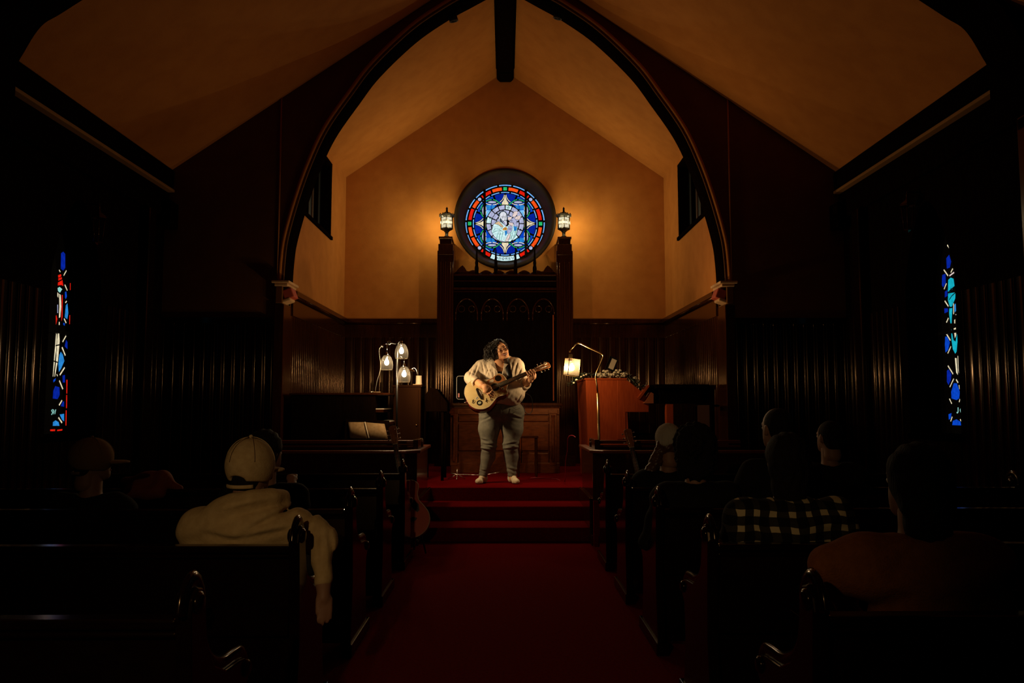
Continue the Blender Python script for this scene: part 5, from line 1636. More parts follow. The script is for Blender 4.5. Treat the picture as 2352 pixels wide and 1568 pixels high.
# picking hand: back of the hand to the room, fingers hanging over the strings
hb_ = Solid([kn[i] - .13 for i in range(3)], [kn[i] + .13 for i in range(3)], .0045)
hd = (W(1124, 899, -.46) - HNL).normalized()
sd = hd.cross(Vector((0, -1, 0))).normalized()
hb_.cone(WRL, HNL - hd * .01, .033, .030, 0).ell(HNL + hd * .025, (.046, .030, .048), None, .03)
hb_.cone(HNL + hd * .035 + sd * .030, HNL + hd * .035 - sd * .030, .020, .020, .02)
tips = []
for j, (o_, L, bend) in enumerate(((.033, .085, .35), (.012, .095, .45), (-.010, .090, .55), (-.031, .075, .65))):
    p0 = HNL + hd * .045 + sd * o_
    p1 = p0 + (hd + Vector((.1, -.35, 0))).normalized() * L * .42
    p2 = p1 + (hd + Vector((.05, bend * .6, -.25))).normalized() * L * .34
    p3 = p2 + (hd * .7 + Vector((-.05, bend * 1.1, -.3))).normalized() * L * .28
    hb_.chain([p0, p1, p2, p3], [.0112, .0098, .0088, .0078], .006)
t0 = HNL + sd * -.0 + sd * .036 + hd * -.005
hb_.chain([HNL + sd * .022, t0 + hd * .028 + sd * .010, t0 + hd * .058 + sd * .002 + Vector((0, .012, 0)), t0 + hd * .082 - sd * .006 + Vector((0, .018, 0))], [.016, .013, .011, .009], .008)
hb_.mesh('picking_hand', M['skin'], body)
# fretting hand: palm below and behind the neck, four fingers over the fingerboard, thumb behind
c = PALR
hf = Solid([c[i] - .13 for i in range(3)], [c[i] + .13 for i in range(3)], .0045)
hf.cone(WRR, GP(an, -.072, -.02), .030, .026, 0)
hf.cone(GP(an - .034, -.052, -.010), GP(an + .034, -.050, -.010), .022, .021, .02)
hf.ell(GP(an, -.062, -.02), (.045, .028, .030), None, .02)
for j in range(4):
    a_ = an - .042 + .028 * j
    tipb = (.018, .006, .016, .004)[j]
    hf.chain([GP(a_ * 1 + (an - a_) * .25, -.052, -.002), GP(a_, -.040, .040), GP(a_ - .003, tipb - .018, .047), GP(a_ - .004, tipb, .016)], [.0118, .0105, .0092, .0080], .005)
hf.chain([GP(an - .03, -.055, -.035), GP(an - .035, -.020, -.050), GP(an - .030, .018, -.050), GP(an - .028, .038, -.040)], [.016, .013, .012, .010], .008)
hf.mesh('fretting_hand', M['skin'], body)

# shirt
def wr(X, Y, Z):
    a = np.sin(X * 26 + Z * 9 + 1.8 * np.sin(Y * 9 + Z * 9))
    b_ = np.sin(X * 34 - Z * 26 + 2.0 * np.sin(X * 11))
    return .8 - 1.5 * np.abs(a) ** .5 - .8 * np.abs(b_) ** .6 + .25 * np.sin(Z * 80 + X * 60)
s = Solid(lo, hi, 0.0075)
s.cone(W(1152, 902, -.02), W(1146, 862), .235, .19, 0, .80)
s.ell(W(1155, 903, -.06), (.262, .235, .175), None, .06)
s.ell(W(1148, 862, -.02), (.225, .175, .17), None, .06)
s.cone(W(1112, 846), W(1183, 842), .082, .082, .06)
s.cone(W(1128, 832, .01), W(1166, 830, .01), .070, .070, .05)
s.cone(SHL + Vector((0, 0, -.025)), ELL, .086, .078, .05).cone(ELL, W(1096, 880, -.27), .082, .060, .03)
s.cone(SHR + Vector((0, 0, -.02)), ELR, .086, .078, .05).cone(ELR, W(1207, 881, -.10), .078, .062, .03)
s.ripple(.0042, wr)
s.cut(s.Z * 0 + (s.Z < W(0, 930).z) * 1.0 * (W(0, 930).z - s.Z) * -1 + (s.Z >= W(0, 930).z) * (s.Z - W(0, 930).z), 0) if False else None
s.folds([(W(*a), W(*b_)) for a, b_ in (((1100, 834), (1091, 862)), ((1108, 834), (1114, 864)), ((1086, 848), (1078, 872)), ((1126, 842), (1113, 872)), ((1118, 840), (1127, 866)), ((1090, 872), (1080, 878)),
    ((1178, 836), (1171, 868)), ((1188, 834), (1181, 866)), ((1197, 846), (1187, 874)), ((1203, 862), (1193, 880)), ((1168, 905), (1150, 924)), ((1200, 900), (1188, 922)), ((1133, 848), (1136, 876)))], .011, .0085)
zh = W(0, 929).z
s.f = np.maximum(s.f, zh - s.Z - .012 * np.sin(s.X * 18))
# cuffs are open, the collar is a deep V
s.cut(s.dcone(W(1098, 881, -.30), W(1112, 889, -.50), .055, .06), .004)
s.cut(s.dcone(W(1209, 881, -.12), W(1222, 873, -.24), .052, .06), .004)
s.cut(s.dcone(W(1147, 818, -.03), W(1147, 838, -.10), .074, .054), .012)
s.cut(s.dcone(W(1148, 838, -.14), W(1149, 873, -.24), .046, .020), .010)
shirt = s.mesh('shirt', M['shirt'], sg)
# black top in the V, collar wings, button band, cuffs
m = Solid([W(1125, 0).x, SGD - .34, W(0, 885).z], [W(1172, 0).x, SGD + .05, W(0, 836).z], .006)
m.ell(W(1148, 868, -.12), (.075, .075, .095), None, 0)
m.mesh('undershirt', M['black'], sg)
m = MB()
for s_, top, mid_, low in ((-1, W(1133, 826, -.05), W(1128, 838, -.16), W(1141, 852, -.205)), (1, W(1161, 826, -.05), W(1166, 837, -.16), W(1157, 850, -.205))):
    inn = W(1147 + s_ * 10, 834, -.14)
    q_ = [top, mid_, low, inn]
    off = Vector((0, -.012, .002))
    vs = [p for p in q_] + [p + off for p in q_]
    m.add(vs, [(0, 1, 2, 3), (7, 6, 5, 4), (0, 4, 5, 1), (1, 5, 6, 2), (2, 6, 7, 3), (3, 7, 4, 0)], 0, False)
m.tube([W(1141, 851, -.212), W(1144, 862, -.225), W(1147, 878, -.235)], .007, 8)
m.tube([W(1157, 850, -.212), W(1155, 862, -.225), W(1152, 877, -.235)], .007, 8)
m.build('collar', M['shirt'], shirt, bevel=.004)
m = MB()
def torus(mb, c, d, R_, r, mi=0, n=22, sq=1.0):
    Q = rot_to(d)
    mb.tube([Vector(c) + Q @ Vector((R_ * math.cos(a), R_ * sq * math.sin(a), .006 * math.sin(3 * a))) for a in [2 * math.pi * k / n for k in range(n)]], r, 8, mi, closed=True)
torus(m, W(1096.5, 880, -.285), WRL - ELL, .058, .010); torus(m, W(1208, 881, -.125), WRR - ELR, .057, .010)
m.build('cuff', M['shirt'], shirt)
#, W(1120, 931, -.24), W(1152, 932, -.27), W(1185, 929, -.24), W(1204, 921, -.12), W(1205, 920, .05)], 6), .009, 8); m.build('hem', M['shirt'], shirt)

# jeans
j = Solid((lo[0], SGD - .4, PZ - .01), (hi[0], hi[1], W(0, 915).z), 0.0075)
j.ell(W(1152, 944, .02), (.268, .205, .155), None, 0)
j.cone(W(1152, 930, .0), W(1152, 918, .0), .20, .19, .04, .8)
for hx, mx, kx, cx_, ax in ((1127, 1123, 1123, 1121, 1110), (1177, 1177, 1172, 1174, 1176)):
    j.cone(W(hx, 952), W(mx, 985, -.02), .142, .125, .04).cone(W(mx, 985, -.02), W(kx, 1022, -.035), .125, .090, .03)
    j.cone(W(kx, 1022, -.035), W(cx_, 1048, .01), .090, .083, .03).cone(W(cx_, 1048, .01), W(ax, 1089, .0), .083, .052, .03)
def jw(X, Y, Z):
    zk = W(0, 1024).z; za_ = W(0, 1084).z; zh_ = W(0, 955).z
    e = np.exp(-((Z - zk) / .05) ** 2) * 1.3 + np.exp(-((Z - za_) / .055) ** 2) * 1.1 + .08 + .5 * np.exp(-((Z - zh_) / .05) ** 2)
    return e * np.sin(Z * 120 + 2.6 * np.sin(X * 22 + Y * 9)) 
j.ripple(.0032, jw)
j.folds([(W(*a), W(*b_)) for a, b_ in (((1105, 1018), (1134, 1022)), ((1104, 1030), (1133, 1036)), ((1156, 1021), (1187, 1016)), ((1157, 1031), (1188, 1028)), ((1130, 955), (1106, 966)), ((1172, 952), (1198, 962)), ((1106, 1008), (1120, 1012)), ((1102, 1078), (1118, 1082)), ((1168, 1076), (1186, 1080)))], .012, .010)
jeans = j.mesh('jeans', M['denim'], sg)
m = MB()
P = [W(1152, 944, -.19), W(1150, 955, -.18)]
m.tube([W(1150, 932, -.205), W(1151, 944, -.205), W(1151, 953, -.17)], .004, 6)
for x in (1113, 1186): m.tube(spline([W(x - 9, 934, -.17), W(x, 940, -.18), W(x + 9, 936, -.16)], 4), .003, 6)
m.build('seam', M['denim'], jeans)
# socks
for k_, (ax, tx, ty) in enumerate(((1110, 1103, 1105.5), (1176, 1186, 1105.5))):
    an_ = W(ax, 1088)
    heel = Vector((an_.x, SGD + .04, PZ + .035)); toe = Vector((W(tx, 0).x, SGD - .155, PZ + .030))
    q = Solid([min(heel[i], toe[i], an_[i]) - .09 for i in range(2)] + [PZ], [max(heel[i], toe[i], an_[i]) + .09 for i in range(3)], .006)
    q.cone(an_, an_.lerp(heel, .7), .043, .045, 0).ell(heel, (.040, .045, .040), None, .03)
    q.cone(heel + Vector((0, 0, .022)), toe, .044, .030, .03)
    mid = heel.lerp(toe, .8)
    sx_ = (toe - heel).cross(Vector((0, 0, 1))).normalized()
    q.cone(mid + sx_ * .022 + Vector((0, 0, -.004)), mid - sx_ * .022 + Vector((0, 0, -.006)), .028, .026, .02)
    q.f = np.maximum(q.f, PZ + .004 - q.Z)
    q.mesh('sock', M['sock'], sg)

# hair: a cap on the skull and many long waves hanging to the picture's left
hr = Solid([HC[i] - .24 for i in range(3)], [HC[i] + .20 for i in range(3)], .0065)
hr.ell(H(0, .040, .035), (.095, .100, .100), Rh, 0)
hr.ell(H(-.085, .03, -.03), (.045, .075, .085), Rh, .03)
hr.cut(hr.dell(H(.022, -.085, -.020), (.066, .085, .098), Rh), .01)
hr.ripple(.003, lambda X, Y, Z: np.sin(X * 160 + Z * 50) + np.sin(Y * 120))
hair = hr.mesh('hair', M['hair'], sg)
rnd = random.Random(11)
m = MB()
for i in range(260):
    u = rnd.random()
    st0 = H(rnd.uniform(-.085, .0), rnd.uniform(-.06, .09), rnd.uniform(.06, .125))
    if i % 7 == 0:
        st0 = H(rnd.uniform(.06, .08), rnd.uniform(-.03, .08), rnd.uniform(.0, .09)); ex = W(rnd.uniform(1163, 1168), rnd.uniform(808, 826), rnd.uniform(-.02, .08))
    else:
        ex = W(1110 + 30 * u ** 1.2 + rnd.uniform(-1, 3), rnd.uniform(818, 834) - 8 * u, rnd.uniform(-.16, .08))
    mid = st0.lerp(ex, .5) + Vector((-.035 if i % 7 else .01, rnd.uniform(-.03, .03), .025))
    P = spline([st0, mid, ex], 10)
    ph = rnd.uniform(0, 6.28); am = rnd.uniform(.004, .010)
    P = [p + Vector((math.sin(ph + k * .9), math.cos(ph + k * .9), .3 * math.sin(k)) ) * am * min(1, k / 5) for k, p in enumerate(P)]
    r0 = rnd.uniform(.0030, .0055)
    m.tube(P, [r0 * (1 - .75 * k / len(P)) for k in range(len(P))], 6)
m.build('strands', M['hair'], hair)

# ------------------------------------------------------------------ the guitar she plays
M['spruce'] = mat('pale_spruce', (0.72, 0.57, 0.28), 0.35, col2=(0.63, 0.48, 0.21), nscale=10, stretch=(1, 1, 1), spec=0.4)
M['redwood'] = mat('mahogany_gloss', (0.22, 0.035, 0.018), 0.25, col2=(0.15, 0.022, 0.012), nscale=14, spec=0.5)
M['amber'] = mat('amber_wood', (0.50, 0.20, 0.07), 0.3, col2=(0.36, 0.12, 0.04), nscale=18, spec=0.5)
M['ebony'] = mat('ebony', (0.012, 0.008, 0.006), 0.3)
def guitar_outline(cut=True, n=10):
    up = [(-.36, 0), (-.355, .075), (-.315, .148), (-.245, .192), (-.17, .196), (-.10, .165), (-.04, .130), (.02, .125), (.075, .143), (.115, .145), (.150, .110), (.163, .055), (.165, 0)]
    if cut: dn = [(.163, -.03), (.135, -.052), (.108, -.085), (.105, -.118), (.088, -.138), (.05, -.138), (.0, -.128), (-.04, -.132), (-.10, -.165), (-.17, -.196), (-.245, -.192), (-.315, -.148), (-.355, -.075), (-.36, 0)]
    else: dn = [(a, -b) for a, b in reversed(up)]
    P = [Vector((a, b, 0)) for a, b in up]; Q = [Vector((a, b, 0)) for a, b in dn]
    return [(v.x, v.y) for v in spline(P, 5)[:-1] + spline(Q, 5)[:-1]]

def build_guitar(o, GP, top, side, cut, burst=False, played=True):
    ol = guitar_outline(cut)
    f3 = lambda u, v, w: GP(u, v, w)
    m = MB(); m.prism(ol, f3, (-.115, -.006), smooth=True); m.build('body', side, o)
    m = MB(); m.prism(ol, f3, (-.006, .0), smooth=True); t_ = m.build('soundboard', top, o)
    m = MB(); m.tube([GP(a, b, -.002) for a, b in ol], .0035, 6, closed=True); m.build('binding', M['cream'], t_)
    m = MB(); m.prism([(.050 * math.cos(a), .050 * math.sin(a)) for a in [2 * math.pi * k / 24 for k in range(24)]], f3, (.0004, .0014)); m.build('sound_hole', M['black'], t_)
    m = MB(); m.tube([GP(.057 * math.cos(a), .057 * math.sin(a), .0012) for a in [2 * math.pi * k / 28 for k in range(28)]], .0022, 6, closed=True); m.build('rosette', side, t_)
    m = MB(); m.prism([(-.195, -.085), (-.215, -.07), (-.222, 0), (-.215, .07), (-.195, .085), (-.180, .05), (-.178, 0), (-.180, -.05)], f3, (0, .009)); br = m.build('bridge', M['ebony'], o, bevel=.002)
    m = MB(); m.tube([GP(-.186, -.04, .011), GP(-.184, .04, .011)], .0025, 6); m.build('saddle', M['cream'], br)
    m = MB(); m.prism([(.05, -.027), (.05, .027), (.525, .0215), (.525, -.0215)], f3, (.0015, .010)); fb = m.build('fingerboard', M['ebony'], o, bevel=.001)
    m = MB()
    for k in range(1, 21):
        a = .525 - (.525 + .186) * (1 - 2 ** (-k / 12)); w = .0215 + (.0055) * (.525 - a) / .475
        if a > .05: m.tube([GP(a, -w, .0105), GP(a, w, .0105)], .0011, 5)
    m.build('frets', M['brass'], fb)
    m = MB(); m.tube([GP(.13, 0, -.028), GP(.18, 0, -.010), GP(.52, 0, -.008)], [.030, .022, .0195], 12, sx=1.0); m.prism([(.12, -.024), (.12, .024), (.53, .0205), (.53, -.0205)], f3, (-.012, .002)); m.build('neck', side, o)
    m = MB(); m.span((0, 0, 0), (.001, .001, .001)) if False else None
    m.prism([(.524, -.0225), (.524, .0225), (.531, .0225), (.531, -.0225)], f3, (.002, .013)); m.build('nut', M['cream'], o)
    m = MB(); m.prism([(.531, -.021), (.531, .021), (.56, .031), (.70, .038), (.712, .026), (.716, 0), (.712, -.026), (.70, -.038), (.56, -.031)], lambda u, v, w: GP(u, v, w - (u - .53) * .10), (-.014, .002)); hs = m.build('headstock', M['amber'], o, bevel=.002)
    m = MB()
    for k in range(3):
        for s_ in (-1, 1):
            a = .580 + .046 * k; z = -(a - .53) * .10
            m.cyl(GP(a, s_ * .021, z + .002), GP(a, s_ * .021, z + .016), .0045, n=8)
            m.cyl(GP(a, s_ * .030, z - .006), GP(a, s_ * .052, z - .006), .003, n=8)
            m.ball(GP(a, s_ * .056, z - .006), (.008, .005, .008), 0, 8)
    m.build('tuning_pegs', M['chrome'], hs)
    m = MB()
    for k in range(6):
        y0_ = -.022 + .0088 * k; y1_ = -.016 + .0064 * k
        m.tube([GP(-.19, y0_ * .95, .012), GP(.528, y1_, .0135), GP(.59 + .04 * (k % 3), (-.021 if k < 3 else .021), .004)], .0009, 5)
    m.build('strings', M['steel'], o)
gt = thing('guitar', 'pale cutaway acoustic guitar with stickers on its top, held by the singer', 'guitar', S)
build_guitar(gt, GP, M['spruce'], M['redwood'], True)
f3 = lambda u, v, w: GP(u, v, w)
def sticker(name, pts, mt, w=.0016): 
    mm = MB(); mm.prism(pts, f3, (.0002, w)); return mm.build(name, mt, gt)
circ = lambda a, b, r, n=20, q=1.0: [(a + r * math.cos(t), b + r * q * math.sin(t)) for t in [2 * math.pi * k / n for k in range(n)]]
# amber panels of the upper bout, dark round patch, black pickguard, stickers near the tail
sticker('upper_inlay', [(-.045, .062), (-.065, .10), (-.035, .124), (.02, .121), (.075, .138), (.115, .139), (.145, .105), (.152, .058), (.145, .030), (.055, .030), (.035, .055), (.0, .066)], M['amber'])
sticker('round_patch', circ(.082, .090, .040), M['ebony'], .0022)
sticker('pale_sticker', [(-.04, .082), (-.02, .105), (.02, .110), (.03, .090), (.01, .072), (-.02, .070)], M['cream'], .0022)
sticker('lower_inlay', [(.045, -.032), (.030, -.066), (.052, -.105), (.075, -.122), (.094, -.115), (.098, -.085), (.128, -.052), (.150, -.030), (.10, -.030)], M['amber'])
sticker('square_sticker', [(.055, -.042), (.060, -.078), (.088, -.074), (.084, -.040)], M['cream'], .0022)
sticker('square_dot', [(.063, -.052), (.066, -.068), (.080, -.066), (.078, -.050)], M['black'], .0028)
sticker('pickguard', [(-.045, -.050), (-.020, -.070), (.01, -.066), (.04, -.075), (.03, -.115), (-.02, -.124), (-.07, -.130), (-.10, -.10), (-.08, -.06)], mat('tortoise_guard', (.20, .10, .035), .3, col2=(.42, .28, .12), nscale=60, contrast=(.45, .55)), .0018)
sticker('round_sticker', circ(-.245, -.105, .034), M['ebony'], .0022)
sticker('round_sticker_centre', circ(-.245, -.105, .020, q=.85), mat('pale_green', (.45, .48, .33), .5), .0028)
ink = mat('dark_ink', (.05, .035, .02), .5)
m = MB()
for pts in (((-.315, -.055), (-.300, -.048), (-.285, -.055), (-.280, -.068)), ((-.325, -.068), (-.310, -.060), (-.298, -.064)), ((-.318, -.080), (-.300, -.074), (-.290, -.078)), ((-.262, -.040), (-.235, -.028)), ((-.312, -.046), (-.292, -.034)),
            ((-.175, -.125), (-.160, -.105), (-.150, -.085)), ((-.165, -.140), (-.158, -.115), (-.140, -.130)), ((-.175, -.115), (-.150, -.110)), ((-.12, -.125), (-.10, -.118), (-.09, -.128)), ((-.115, -.138), (-.09, -.135))):
    m.tube([GP(a, b, .0014) for a, b in pts], .0028, 6)
m.build('drawn_marks', ink, gt)
sticker('mark_sticker', [(-.262, -.052), (-.268, -.030), (-.235, -.018), (-.225, -.040)], mat('faded_white', (.62, .58, .46), .5), .0019)
m = MB(); m.cyl(GP(-.355, .0, -.06), GP(-.385, .0, -.06), .007, n=10); m.ball(GP(-.388, 0, -.06), .009); m.build('strap_button', M['chrome'], gt)
# capo tuner clip at the end of the headstock, and the white capo
m = MB(); m.prism([(.655, .012), (.655, .038), (.690, .040), (.690, .016)], lambda u, v, w: GP(u, v, w - (u - .53) * .10), (.002, .012))
tag(m.build('tuner_clip', M['cream'], None), 'small cream tuner clipped to the tip of the guitar headstock', 'tuner')
# strap over the shoulder down to the guitar
stp = thing('guitar_strap', 'black guitar strap over the shoulder of the singer', 'strap', W(1162, 830, -.1))
def band(mb, pts, wd, nrm, th=.004):
    P = spline(pts, 6)
    vs = []; n = len(P)
    for i, p in enumerate(P):
        d = (P[min(i + 1, n - 1)] - P[max(i - 1, 0)]).normalized()
        x = d.cross(Vector(nrm)).normalized() * wd / 2; y = Vector(nrm).normalized() * th
        vs += [p - x, p + x, p + x + y, p - x + y]
    fs = []
    for i in range(n - 1):
        for k in range(4): fs.append((4 * i + k, 4 * i + (k + 1) % 4, 4 * i + 4 + (k + 1) % 4, 4 * i + 4 + k))
    fs += [(0, 3, 2, 1), (4 * n - 4, 4 * n - 3, 4 * n - 2, 4 * n - 1)]
    mb.add(vs, fs, 0, True)
m = MB(); band(m, [W(1160, 822, .06), W(1162, 821, -.04), W(1165, 833, -.14), W(1168, 850, -.205), W(1171, 868, -.24), GP(.15, .03, -.03)], .062, (0.05, -1, .15)); m.build('band', M['black'], stp)
m = MB()
for p in ((1166, 829, -.142), (1166.5, 837, -.178)): m.ball(W(*p), .005)
m.build('studs', M['chrome'], stp)
cb2 = MB(); cb2.tube(spline([GP(.165, -.02, -.08), W(1190, 900, -.20), W(1212, 905, .0), W(1221, 915, .05), W(1223, 940, .05), W(1216, 950, .02), W(1207, 946, .0), W(1200, 925, .05)], 8), .004, 6)
tag(cb2.build('guitar_lead', M['black']), 'black guitar lead hanging in a loop beside the hip of the singer', 'cable')

# ------------------------------------------------------------------ two more acoustic guitars by the rails
def leaning(name, label, foot, headp, D, face):
    f0 = Vector(foot); t0_ = Vector(headp)
    A2 = (t0_ - f0).normalized(); n = Vector(face); n = (n - A2 * n.dot(A2)).normalized(); B2 = n.cross(A2).normalized()
    S2 = f0 + A2 * .365
    o = thing('guitar', label, 'guitar', f0)
    build_guitar(o, lambda a, b, w=0.0: S2 + A2 * a + B2 * b + n * w, M['amber_top'], M['redwood'], False)
    return o, (lambda a, b, w=0.0: S2 + A2 * a + B2 * b + n * w)
M['amber_top'] = mat('red_cedar_top', (0.66, 0.100, 0.045), 0.4, col2=(0.58, 0.085, 0.036), nscale=10, spec=0.3)
f0 = at(944, 1236, 7.35); h0 = at(905, 1003, 7.62)
g2, GP2 = leaning('guitar', 'red-brown acoustic guitar standing against the left rail', f0, h0, 7.35, (.05, -1, .15))
m = MB(); m.prism([(-.005, -.055), (-.03, -.085), (-.075, -.120), (-.13, -.118), (-.145, -.095), (-.10, -.06), (-.06, -.045), (-.04, -.052)], lambda u, v, w: GP2(u, v, w), (.0002, .002)); m.prism([(-.005, .055), (-.03, .085), (-.075, .120), (-.13, .118), (-.145, .095), (-.10, .06), (-.06, .045), (-.04, .052)], lambda u, v, w: GP2(u, v, w), (.0002, .002)) 
m.build('pickguard', M['ebony'], g2)
f1 = at(1500, 1245, 7.35); h1 = at(1449, 1018, 7.62)
g3, GP3 = leaning('guitar', 'acoustic guitar with shiny tuning pegs standing against the right rail', f1, h1, 7.35, (.0, -1, .15))
for f_, sd_ in ((f0, 'left'), (f1, 'right')):
    gs = thing('guitar_stand', 'low black stand under the guitar by the %s rail' % sd_, 'stand', (f_.x, f_.y, 0))
    zt = f_.z
    m = MB()
    for dx in (-.13, .13):
        m.tube([(f_.x + dx * .3, f_.y + .12, zt + .2), (f_.x + dx, f_.y + .06, .01)], .008, 8)
        m.tube([(f_.x + dx * .5, f_.y + .10, max(zt - .02, .05)), (f_.x + dx * .5, f_.y - .11, max(zt - .02, .05)), (f_.x + dx * .5, f_.y - .12, max(zt + .01, .08))], .008, 8)
    m.tube([(f_.x, f_.y + .12, zt + .2), (f_.x, f_.y + .26, .01)], .008, 8)
    m.tube([(f_.x - .07, f_.y + .10, max(zt - .02, .05)), (f_.x + .07, f_.y + .10, max(zt - .02, .05))], .008, 8)
    m.build('frame', M['black'], gs)

# ------------------------------------------------------------------ the audience in the pews
M['hoodie'] = mat('beige_sweatshirt', (0.56, 0.38, 0.17), 0.9, col2=(0.48, 0.315, 0.135), nscale=30, bump=0.12, bscale=90, spec=0.1)
M['cap'] = mat('beige_cotton', (0.54, 0.37, 0.17), 0.9, col2=(0.46, 0.305, 0.135), nscale=40, bump=0.12, bscale=120, spec=0.1)
M['brown_cap'] = mat('brown_cotton', (0.22, 0.12, 0.045), 0.9, spec=0.1)
M['white_knit'] = mat('pale_knit', (0.50, 0.44, 0.34), 0.9, bump=0.3, bscale=150, spec=0.1)
M['dark_cloth'] = mat('black_wool', (0.010, 0.008, 0.006), 0.9, spec=0.1)
M['trousers'] = mat('dark_trousers', (0.014, 0.014, 0.018), 0.9, spec=0.1)
M['rust'] = mat('rust_knit', (0.26, 0.085, 0.022), 0.95, col2=(0.21, 0.066, 0.016), nscale=40, bump=0.3, bscale=160, spec=0.1)
M['brown_coat'] = mat('red_brown_cloth', (0.20, 0.045, 0.022), 0.8, bump=0.1, spec=0.2)
M['brown_hair'] = mat('brown_hair', (0.10, 0.040, 0.016), 0.4, spec=0.6)
M['matt_hair'] = mat('dull_dark_hair', (0.010, 0.006, 0.004), 0.75, bump=.5, bscale=180, stretch=(1, 1, .12), spec=0.15)
M['plaid'] = mat('plaid_flannel', (0.02, 0.015, 0.01), 0.9, spec=0.1)
nt = M['plaid'].node_tree
tc = nt.nodes.new('ShaderNodeTexCoord'); sx = nt.nodes.new('ShaderNodeSeparateXYZ'); nz_ = nt.nodes.new('ShaderNodeTexNoise'); nz_.inputs['Scale'].default_value = 5; nt.links.new(tc.outputs['Object'], nz_.inputs['Vector'])
mx_ = nt.nodes.new('ShaderNodeMixRGB'); mx_.blend_type = 'ADD'; mx_.inputs[0].default_value = .07; nt.links.new(tc.outputs['Object'], mx_.inputs[1]); nt.links.new(nz_.outputs['Color'], mx_.inputs[2]); nt.links.new(mx_.outputs[0], sx.inputs[0])
def band_node(out, pitch, duty):
    a = nt.nodes.new('ShaderNodeMath'); a.operation = 'DIVIDE'; a.inputs[1].default_value = pitch; nt.links.new(out, a.inputs[0])
    f = nt.nodes.new('ShaderNodeMath'); f.operation = 'FRACT'; nt.links.new(a.outputs[0], f.inputs[0])
    g_ = nt.nodes.new('ShaderNodeMath'); g_.operation = 'LESS_THAN'; g_.inputs[1].default_value = duty; nt.links.new(f.outputs[0], g_.inputs[0])
    return g_
bx_, bz_ = band_node(sx.outputs[0], .075, .40), band_node(sx.outputs[2], .064, .40)
mu = nt.nodes.new('ShaderNodeMath'); mu.operation = 'ADD'; nt.links.new(bx_.outputs[0], mu.inputs[0]); nt.links.new(bz_.outputs[0], mu.inputs[1])
rp = nt.nodes.new('ShaderNodeValToRGB'); rp.color_ramp.interpolation = 'CONSTANT'
rp.color_ramp.elements[0].position = 0; rp.color_ramp.elements[0].color = (.008, .007, .006, 1)
rp.color_ramp.elements[1].position = .75; rp.color_ramp.elements[1].color = (.55, .42, .22, 1)
e_ = rp.color_ramp.elements.new(.3); e_.color = (.035, .028, .016, 1)
dv = nt.nodes.new('ShaderNodeMath'); dv.operation = 'MULTIPLY'; dv.inputs[1].default_value = .5; nt.links.new(mu.outputs[0], dv.inputs[0])
nt.links.new(dv.outputs[0], rp.inputs[0]); nt.links.new(rp.outputs[0], nt.nodes['Principled BSDF'].inputs['Base Color'])

